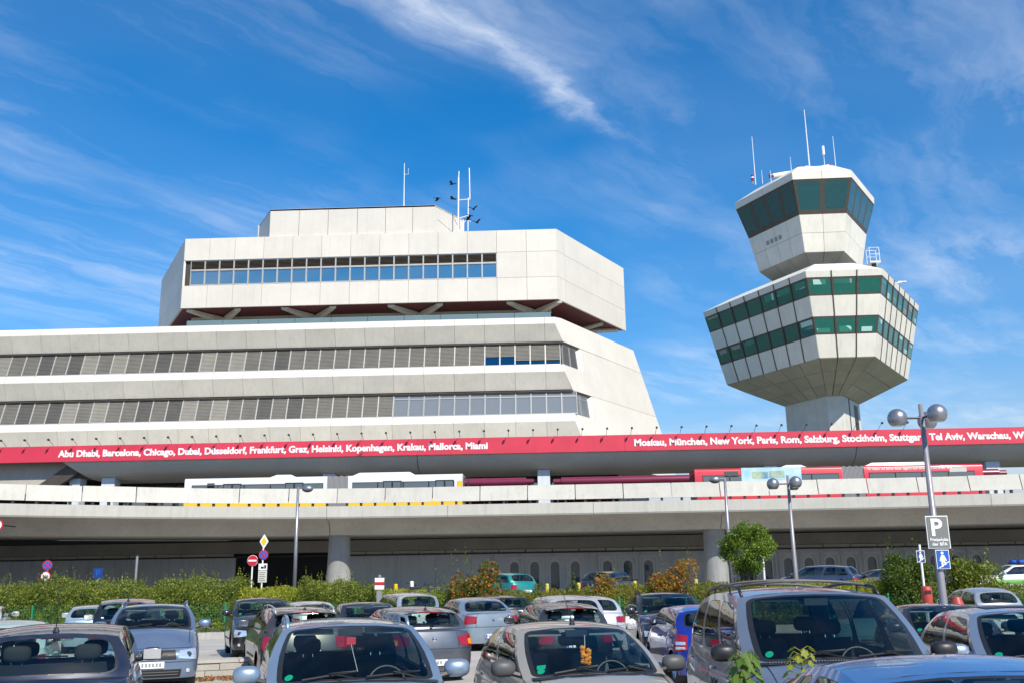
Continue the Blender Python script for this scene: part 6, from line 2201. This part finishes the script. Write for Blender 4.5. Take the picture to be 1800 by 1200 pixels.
def sapling(label, x, y, h, m, n, spread):
    t_ = thing('maple_sapling', label, 'sapling', (x, y, 0), world_parts=True, group='young maples by the near cars')
    MB().tube([(x, y, 0), (x + .02, y, h * .6), (x - .01, y, h)], [.012, .009, .005], 6).build('stem', 'bark', t_)
    for i in range(n):
        z_ = h + .03 - .40 * (i / n) ** 1.1
        a = i * 2.4
        ln = spread * (.35 + .65 * i / n)
        tip = V(x + ln * math.cos(a), y + ln * math.sin(a), z_ + .05)
        s_ = .034 + .018 * random.random()
        lf = MB()
        u_ = nrm(V(math.cos(a), math.sin(a), -random.uniform(.25, 1.0)))
        sd__ = nrm(np.cross(u_, V(0, 0, 1)) + V(0, 0, random.uniform(-.35, .35)))
        o_ = tip
        out = [(0, 0), (.25, .45), (.1, .62), (.42, .55), (.62, .72), (.66, .36), (1.1, .0)]
        poly = [o_ + u_ * a_ * s_ * 1.3 + sd__ * b_ * s_ for a_, b_ in out]
        poly2 = [o_ + u_ * a_ * s_ * 1.3 - sd__ * b_ * s_ - V(0, 0, .0) for a_, b_ in out]
        dr = V(0, 0, -.0045)
        lf.add([q + dr * i_ for i_, q in enumerate(poly)], [tuple(range(len(poly)))])
        lf.add([q + dr * i_ for i_, q in enumerate(poly2)], [tuple(range(len(poly2) - 1, -1, -1))])
        lf.tube([V(x, y, z_ + .02), o_], .003, 4)
        lf.build('leaf', m, t_)


sapling('fresh green maple sapling in front of the minivan door', 0.93, 5.0, 1.49, 'leaf_sapling', 64, .10)
sapling('yellow green maple sapling in front of the minivan bonnet', 1.97, 8.15, 1.30, 'leaf_sapling_yellow', 34, .16)

# leaf litter and ground cover
lt = np.stack([rng.uniform(-8.4, -4.2, 900), rng.uniform(21.4, 22.1, 900), rng.uniform(.01, .05, 900)], 1)
lt[:, 1] += (lt[:, 0] + 6.2) * .40
o = leaf_cloud('leaf_litter', lt, .10, 'dry_leaf', up=0)
tag(o, 'brown fallen leaves along the foot of the planter wall', 'leaf litter', kind='stuff')
gx = np.stack([rng.uniform(-36, 32, 16000), rng.uniform(38.05, 39.2, 16000), np.zeros(16000)], 1)
gx[:, 2] = np.array([zg(q) for q in gx[:, 1]]) + rng.uniform(0, .35, 16000)
o = leaf_cloud('ground_cover', gx, .12, 'leaf_hedge', up=.8)
tag(o, 'weeds and ground cover along the top of the kerb', 'ground cover', kind='stuff')
wd = np.stack([rng.normal(-9.3, .35, 900), rng.normal(33.8, .3, 900), np.abs(rng.normal(.18, .15, 900))], 1)
o = leaf_cloud('weeds', wd, .12, 'leaf_yellow', up=.6)
tag(o, 'bright yellow green weeds on the ground behind the black crossover', 'weeds', kind='stuff')

# ================================================================== GREEN WIRE FENCE
FN = thing('wire_fence', 'thin green wire mesh fence on posts in front of the hedge', 'fence', (0, 38.35, 0.2), world_parts=True)
for x in np.arange(-35.2, 32, 2.52):
    MB().box(x - .03, x + .03, 38.32, 38.38, .1, 1.32).build('post', 'fence_green', FN)
ms = MB()
for z_ in np.arange(.35, 1.3, .2):
    ms.box(-35, 32, 38.345, 38.351, z_, z_ + .006)
for x in np.arange(-35, 32, .10):
    ms.box(x, x + .004, 38.347, 38.353, .3, 1.3)
tag(ms.build('wire_mesh', 'fence_green', FN), kind='stuff')

# ================================================================== LAMPS, SIGNS, STREET FURNITURE
def disc(c, r, y, th, n=28):
    return MB().slab([(c[0] + r * math.cos(t), y, c[1] + r * math.sin(t)) for t in np.linspace(0, 2 * math.pi, n, endpoint=False)], th, (0, -1, 0))


def globe_lamp(label, x, y, zb, zt, gr_, arm, tilt=0.0):
    t_ = thing('globe_lamp', label, 'street lamp', (x, y, zb), world_parts=True, group='three globe street lamps')
    MB().tube([(x, y, zb), (x, y, zb + 1.2), (x, y, zt)], [.105, .095, .055], 14).build('pole', 'metal_paint', t_, smooth=True)
    MB().lathe([(.16, zb), (.16, zb + .25), (.11, zb + .3)], (x, y, 0), 'z', 14).build('pole_foot', 'metal_paint', t_)
    for a in (181, 284, 58):
        d = V(math.cos(R(a)), math.sin(R(a)), 0)
        p0 = V(x, y, zt - .34)
        c = p0 + d * arm + V(0, 0, 0)
        ao = MB().tube([p0, c], .028, 8).build('arm', 'metal_dark', t_)
        MB().sphere(c, gr_, 24, 14, z0=-.80, z1=1.0).build('globe', 'globe_metal', ao, smooth=True)
        MB().lathe([(gr_ * .60, c[2] - gr_ * .80), (gr_ * .57, c[2] - gr_ * .78), (.001, c[2] - gr_ * .74)], (c[0], c[1], 0), 'z', 20).build('lens', 'lamp_lens', ao)
    return t_


globe_lamp('large three globe lamp post carrying the grey parking sign at the right', 9.20, 24.0, 0.0, 6.02, .235, .60)
globe_lamp('smaller three globe lamp post in front of the viaduct right of the round tree', 9.75, 40.2, zg(40.2), 5.98, .25, .62)


def street_lamp(label, x, y, zt, side):
    t_ = thing('street_lamp', label, 'street lamp', (x, y, zg(y)), world_parts=True, group='plain road lamps')
    MB().tube([(x, y, zg(y)), (x, y, zt)], [.10, .06], 12).build('pole', 'galvanised', t_, smooth=True)
    MB().tube([(x, y, zt - .08), (x + side * .3, y - .1, zt - .02)], .03, 8).build('arm', 'galvanised', t_)
    MB().sphere((x + side * .48, y - .12, zt - .10), .24, 16, 10, (1.15, .8, .72)).build('lamp_head', 'globe_metal', t_, smooth=True)


street_lamp('slim grey road lamp left of the left column', -11.85, 46, 6.45, 1)
street_lamp('slim grey road lamp behind the round tree by the right column', 8.24, 46, 6.52, -1)


def post(t_, x, y, z0, z1, r=.032, m='galvanised'):
    MB().tube([(x, y, z0), (x, y, z1)], r, 8).build('post', m, t_)


def no_stop(t_, x, y, z, r=.29):
    disc((x, z), r, y - .04, .012).build('rim', 'sign_red', t_)
    disc((x, z), r * .84, y - .055, .012).build('field', 'sign_blue', t_)
    br = MB()
    for s_ in (1, -1):
        a, b_ = V(x - r * .58, y - .06, z + s_ * r * .58), V(x + r * .58, y - .06, z - s_ * r * .58)
        n_ = nrm(np.cross(b_ - a, V(0, 1, 0))) * r * .09
        br.slab([a - n_, b_ - n_, b_ + n_, a + n_], .01, (0, -1, 0), .004 + .002 * s_)
    br.build('cross_bar', 'sign_red', t_)


S = thing('road_sign', 'round no stopping sign above a white speed sign at the left edge', 'road sign', (-20.5, 40.0, zg(40)), world_parts=True)
post(S, -20.5, 40.0, zg(40), 3.02)
no_stop(S, -20.5, 40.0, 2.86, .205)
o = disc((-20.53, 2.42), .21, 39.96, .012).build('plate_rim', 'sign_red', S)
disc((-20.53, 2.42), .17, 39.945, .012).build('plate_field', 'sign_white', S)
for ch_, dx_ in (('1', -.07), ('6', .0), ('t', .085)):
    place_text('lettering', ch_, .19, (-20.53 + dx_, 39.93, 2.355), (1, 0, 0), (0, 0, 1), 'sign_black', S, align='CENTER', org=ORG[S.name], offset=.004)

S = thing('clearance_sign', 'round red rimmed clearance sign on the viaduct cut by the left edge', 'road sign', (-31.4, 55.3, 5.4), world_parts=True)
disc((-31.5, 5.52), .33, 55.3, .012).build('rim', 'sign_red', S)
disc((-31.5, 5.52), .25, 55.285, .012).build('field', 'sign_white', S)
MB().box(-31.52, -31.48, 55.3, 57.2, 5.5, 5.56).build('bracket', 'metal_dark', S)

S = thing('parking_sign', 'small blue parking sign above the left hedge', 'road sign', (-20.2, 44.0, .9), world_parts=True)
post(S, -20.2, 44.0, .9, 2.75)
MB().box(-20.42, -19.98, 43.94, 43.96, 2.36, 2.80).build('plate', 'sign_navy', S)
place_text('lettering', 'P', .42, (-20.2, 43.935, 2.43), (1, 0, 0), (0, 0, 1), 'sign_blue', S, align='CENTER', org=ORG[S.name], offset=.004)

S = thing('sign_post', 'bare thin grey post rising from the left hedge', 'post', (-18.5, 44.0, .9), world_parts=True)
post(S, -18.5, 44.0, .9, 3.3, .06)
MB().lathe([(.07, 3.3), (.001, 3.36)], (-18.5, 44, 0), 'z', 8).build('cap', 'metal_dark', S)

S = thing('no_entry_sign', 'round red no entry sign with white bar above the hedge', 'road sign', (-12.4, 41.2, zg(41)), world_parts=True)
post(S, -12.42, 41.2, zg(41), 3.1, m='sign_white')
disc((-12.4, 2.95), .225, 41.15, .012).build('rim', 'sign_white', S)
disc((-12.4, 2.95), .21, 41.135, .012).build('field', 'sign_red', S)
MB().box(-12.57, -12.23, 41.115, 41.125, 2.915, 2.985).build('bar', 'sign_white', S)

S = thing('priority_sign', 'yellow priority diamond above a no stopping sign and white plates', 'road sign', (-11.9, 41.0, zg(41)), world_parts=True)
post(S, -11.93, 41.0, zg(41), 3.95, m='sign_white')
for r_, y_, m_, nm in ((.30, 40.96, 'sign_white', 'diamond_rim'), (.19, 40.945, 'sign_yellow', 'diamond')):
    MB().slab([(-11.9 - r_ * .62, y_, 3.72), (-11.9, y_, 3.72 - r_), (-11.9 + r_ * .62, y_, 3.72), (-11.9, y_, 3.72 + r_)], .012, (0, -1, 0)).build(nm, m_, S)
no_stop(S, -11.9, 41.0, 3.17, .20)
MB().box(-12.08, -11.72, 40.95, 40.965, 2.56, 2.82).build('tow_plate', 'sign_white', S)
MB().box(-11.98, -11.86, 40.94, 40.948, 2.62, 2.70).box(-11.84, -11.76, 40.94, 40.948, 2.62, 2.76).build('tow_pictogram', 'sign_black', S)
MB().box(-12.08, -11.72, 40.95, 40.965, 2.06, 2.54).build('text_plate', 'panel_fascia', S)
pl_ = MB()
for k in range(5):
    pl_.box(-12.04, -11.78 - .03 * (k % 2), 40.944, 40.949, 2.12 + k * .08, 2.15 + k * .08)
pl_.build('text_lines', 'sign_grey', S)

S = thing('parking_sign', 'grey parking sign with large white P on the big lamp post', 'parking sign', (9.20, 23.86, 2.4), world_parts=True)
ex_ = V(1, 0, 0)
MB().box(8.94, 9.46, 23.83, 23.86, 2.54, 3.30).build('plate_edge', 'sign_white', S)
MB().box(8.962, 9.438, 23.815, 23.832, 2.562, 3.278).build('plate', 'sign_grey', S)
place_text('lettering', 'P', .56, (9.16, 23.812, 2.84), (1, 0, 0), (0, 0, 1), 'letter_white', S, align='CENTER', org=ORG[S.name], offset=.012)
place_text('lettering', 'Privatparkplatz', .105, (9.20, 23.812, 2.71), (1, 0, 0), (0, 0, 1), 'letter_white', S, width=.42, align='CENTER', org=ORG[S.name], offset=.002)
place_text('lettering', 'der BFA', .105, (9.20, 23.812, 2.605), (1, 0, 0), (0, 0, 1), 'letter_white', S, align='CENTER', org=ORG[S.name], offset=.002)
MB().tube([(9.20, 23.86, 2.7), (9.20, 23.93, 2.7)], .02, 6).tube([(9.20, 23.86, 3.1), (9.20, 23.93, 3.1)], .02, 6).build('clamp', 'metal_grey', S)


def walker_sign(name, label, x, y, z, w_, h_, tilt_post=None, field='sign_blue'):
    s_ = thing(name, label, 'road sign', (x, y, z - h_ / 2 if tilt_post is None else tilt_post), world_parts=True)
    MB().box(x - w_ / 2, x + w_ / 2, y - .01, y, z - h_ / 2, z + h_ / 2).build('plate_edge', 'sign_white', s_)
    MB().box(x - w_ / 2 + .018, x + w_ / 2 - .018, y - .022, y - .011, z - h_ / 2 + .018, z + h_ / 2 - .018).build('plate', field, s_)
    k = h_ / .46
    y1 = y - .024
    f = MB()
    f.slab([(x + .035 * k * math.cos(t) - .01 * k, y1, z + .15 * k + .035 * k * math.sin(t)) for t in np.linspace(0, 2 * math.pi, 12, endpoint=False)], .004, (0, -1, 0))
    P_ = lambda pts: f.slab([(x + a * k, y1, z + b_ * k) for a, b_ in pts], .004, (0, -1, 0))
    P_([(-.05, -.02), (.03, -.02), (.035, .10), (-.045, .10)])
    P_([(-.05, -.18), (-.015, -.18), (.0, -.015), (-.05, -.015)])
    P_([(.03, -.14), (.065, -.13), (.03, -.01), (-.01, -.015)])
    P_([(.03, .0), (.07, -.05), (.085, -.03), (.035, .09)])
    P_([(-.09, -.04), (-.065, -.05), (-.035, .09), (-.05, .09)])
    f.build('walking_figure', 'letter_white', s_)
    MB().slab([(x + a * k, y1, z + b_ * k) for a, b_ in ((-.13, -.205), (-.11, -.215), (.14, -.06), (.125, -.045))], .004, (0, -1, 0), .001).build('slope_line', 'letter_white', s_)
    return s_


walker_sign('pedestrian_sign', 'blue sign with white walking figure under the grey parking sign', 9.25, 23.86, 2.29, .31, .44)
s_ = walker_sign('pedestrian_sign', 'small dark blue walking figure sign on a white post', 11.36, 31.0, 2.50, .25, .36, 0.0, 'sign_navy')
post(s_, 11.37, 31.03, 0.0, 2.86, .035, 'sign_white')

for (lab, x, y, zt, lean) in (('red litter bin on the white sign post', 11.36, 30.85, 1.62, 0), ('squat red litter bin right of the big lamp post', 11.50, 29.0, 1.34, 1)):
    bn = thing('litter_bin', lab, 'litter bin', (x, y, 0), world_parts=True, group='red litter bins')
    if lean == 0:
        MB().lathe([(.001, zt - .62), (.135, zt - .61), (.155, zt - .35), (.155, zt - .10), (.135, zt - .03), (.08, zt), (.001, zt + .01)], (x, y, 0), 'z', 18).build('bin_body', 'bin_red', bn, smooth=True, angle=50)
        MB().box(x - .08, x + .08, y - .17, y - .13, zt - .22, zt - .13).build('slot', 'trim_black', bn)
    else:
        MB().lathe([(.001, .3), (.17, .31), (.20, .7), (.20, 1.02), (.17, 1.16), (.10, zt - .02), (.001, zt)], (x, y, 0), 'z', 18).build('bin_body', 'bin_red', bn, smooth=True, angle=50)
        MB().box(x - .1, x + .1, y - .215, y - .18, .95, 1.05).build('slot', 'trim_black', bn)
    MB().tube([(x, y + .1, 0), (x, y + .1, zt - .6)], .04, 8).build('stand', 'metal_grey', bn)

bl = thing('striped_marker', 'white and red striped marker board on a grey post at the hedge gap', 'marker', (-6.6, 38.5, .25), world_parts=True)
MB().box(-6.70, -6.50, 38.46, 38.54, .2, 1.7).build('post', 'metal_grey', bl)
for z0, z1, m_ in ((1.72, 1.88, 'sign_white'), (1.88, 2.0, 'sign_red'), (2.0, 2.16, 'sign_white')):
    w0 = .20 - .05 * (1.9 - z0)
    MB().hexa([(-6.6 - .17, 38.42, z0), (-6.6 + .17, 38.42, z0), (-6.6 + .17, 38.58, z0), (-6.6 - .17, 38.58, z0), (-6.6 - .18, 38.42, z1 - .004), (-6.6 + .18, 38.42, z1 - .004), (-6.6 + .18, 38.58, z1 - .004), (-6.6 - .18, 38.58, z1 - .004)]).build('stripe', m_, bl)
MB().sphere((-6.6, 38.5, 2.22), .06, 10, 6).build('knob', 'metal_grey', bl)


def bollard(label, x, y, zt, m1, m2):
    b_ = thing('bollard', label, 'bollard', (x, y, zg(y)), world_parts=True, group='bollards along the upper road')
    MB().lathe([(.075, zg(y)), (.075, zt - .22)], (x, y, 0), 'z', 12).build('shaft', m1, b_)
    MB().lathe([(.08, zt - .22), (.08, zt - .03), (.05, zt), (.001, zt + .005)], (x, y, 0), 'z', 12).build('head', m2, b_)


bollard('yellow capped bollard right beside the striped marker', -6.25, 40.3, 1.92, 'sign_white', 'sign_yellow')
bollard('black and pale striped bollard right of the yellow capped one', -5.6, 40.3, 2.02, 'sign_black', 'plate_white')
for px_, x in enumerate((-.15, 1.2, 2.45, 3.6, 4.9, 6.2)):
    bollard(['yellow bollard nearest the teal car', 'second yellow bollard right of the teal car', 'third yellow bollard right of the teal car', 'fourth yellow bollard right of the teal car', 'fifth yellow bollard right of the teal car', 'yellow bollard nearest the right column'][px_], x, 43.0, 1.84 + .02 * px_, 'bollard_yellow', 'bollard_yellow')

S = thing('traffic_signal', 'white post with a dark signal box seen from behind by the right column', 'traffic signal', (9.95, 47.0, .9), world_parts=True)
post(S, 9.95, 47.0, .9, 3.5, .05, 'sign_white')
MB().box(10.02, 10.32, 47.0, 47.25, 2.9, 3.55).build('signal_box', 'metal_dark', S)
for z_ in (3.0, 3.3):
    MB().lathe([(.001, -.02), (.045, 0)], (10.24, 46.98, z_), 'y', 10).build('lamp', 'plate_white', S)


def bicycle(label, x, y, ang):
    b_ = thing('bicycle', label, 'bicycle', (x, y, zg(y)), R(ang), group='bicycles by the lower wall')
    for cx_ in (-.52, .52):
        pts = [V(cx_ + .33 * math.cos(t), 0, .34 + .33 * math.sin(t)) for t in np.linspace(0, 2 * math.pi, 25)]
        wo_ = MB().tube(pts, .018, 6, cap=False).build('wheel', 'rubber', b_)
        sp = MB()
        for t in np.linspace(0, math.pi, 7)[:-1]:
            sp.tube([V(cx_ + .32 * math.cos(t), 0, .34 + .32 * math.sin(t)), V(cx_ - .32 * math.cos(t), 0, .34 - .32 * math.sin(t))], .003, 4)
        sp.build('spokes', 'metal_grey', wo_)
    fr_ = MB()
    A_, B_, C_, D_ = V(-.52, 0, .34), V(-.08, 0, .32), V(-.2, 0, .82), V(.38, 0, .82)
    for a, b__ in ((A_, B_), (B_, C_), (C_, A_), (C_, D_), (B_, D_), (D_ + V(0, 0, .12), V(.52, 0, .34))):
        fr_.tube([a, b__], .018, 6)
    fr_.build('frame', 'metal_dark', b_)
    MB().hexa([(-.36, -.08, .92), (-.06, -.03, .92), (-.06, .03, .92), (-.36, .08, .92), (-.36, -.09, .98), (-.06, -.03, .97), (-.06, .03, .97), (-.36, .09, .98)]).tube([C_, V(-.22, 0, .93)], .014, 6).build('saddle', 'rubber', b_)
    MB().tube([V(.30, -.28, 1.04), V(.40, -.12, 1.05), V(.38, 0, 1.0), V(.40, .12, 1.05), V(.30, .28, 1.04)], .014, 6).tube([D_ + V(0, 0, .1), V(.38, 0, 1.0)], .016, 6).build('handlebar', 'metal_dark', b_)


bicycle('dark bicycle leaning by the wall, leftmost of three', -6.7, 45.0, 25)
bicycle('dark bicycle by the wall, middle one of three', -6.05, 45.4, -20)
bicycle('dark bicycle by the wall, nearest the orange shrub', -5.3, 45.0, 12)

# ================================================================== BIRDS
def bird(label, x, y, z, yaw, flap, s=1.0):
    b_ = thing('crow', label, 'bird', (x, y, z), R(yaw), group='crows round the roof antenna')
    bd = MB()
    bd.sphere((0, 0, 0), 1, 10, 8)
    bd.v = [(.26 * v_[0] * s, .085 * v_[1] * s * (1.1 - .4 * abs(v_[0])), .085 * v_[2] * s) for v_ in bd.v]
    bd.tube([(.2 * s, 0, .03 * s), (.30 * s, 0, .05 * s)], [.055 * s, .05 * s], 8).tube([(.32 * s, 0, .05 * s), (.41 * s, 0, .035 * s)], [.02 * s, .004 * s], 6)
    bd.hexa([(-.2 * s, -.03 * s, -.01), (-.2 * s, .03 * s, -.01), (-.46 * s, .08 * s, -.01), (-.46 * s, -.08 * s, -.01), (-.2 * s, -.03 * s, .01), (-.2 * s, .03 * s, .01), (-.46 * s, .08 * s, .01), (-.46 * s, -.08 * s, .01)])
    bd.build('body', 'bird_black', b_, smooth=True, angle=50)
    for sg in (-1, 1):
        r0, r1 = R(flap), R(flap * .4)
        e1 = V(.05, sg * .32 * math.cos(r0), .32 * math.sin(r0)) * s
        e2 = e1 + V(-.10, sg * .30 * math.cos(r1), .30 * math.sin(r1)) * s
        wg = MB()
        wg.hexa([V(.12, sg * .05, .02) * s, V(-.14, sg * .05, .02) * s, e1 + V(-.20, 0, 0) * s, e1 + V(.10, 0, 0) * s] + [q + V(0, 0, .012) for q in (V(.12, sg * .05, .02) * s, V(-.14, sg * .05, .02) * s, e1 + V(-.20, 0, 0) * s, e1 + V(.10, 0, 0) * s)])
        wg.hexa([e1 + V(.10, 0, 0) * s, e1 + V(-.20, 0, 0) * s, e2 + V(-.16, 0, 0) * s, e2 + V(.02, 0, 0) * s] + [q + V(0, 0, .01) for q in (e1 + V(.10, 0, 0) * s, e1 + V(-.20, 0, 0) * s, e2 + V(-.16, 0, 0) * s, e2 + V(.02, 0, 0) * s)])
        wg.build('wing', 'bird_black', b_)


for lab, x, z_, yw, fl in (('largest crow gliding left of the roof antenna', -8.27, 37.85, 150, 25), ('crow farthest left of the roof antenna', -9.62, 36.5, 20, -20), ('crow just left of the antenna mast below the largest', -8.22, 36.4, 160, 10),
                          ('upper crow right of the antenna foot', -6.33, 35.3, 70, 40), ('second crow down right of the antenna foot', -6.6, 34.7, 40, -35), ('third crow down, farthest right', -6.02, 34.0, 60, 35), ('lowest crow just above the roof edge', -6.82, 33.62 + .7, 10, 15)):
    q_ = 62.0 / 84.0
    bird(lab, x * q_, 62.0, 1.9 + (z_ - 1.9) * q_, yw, fl, .62)
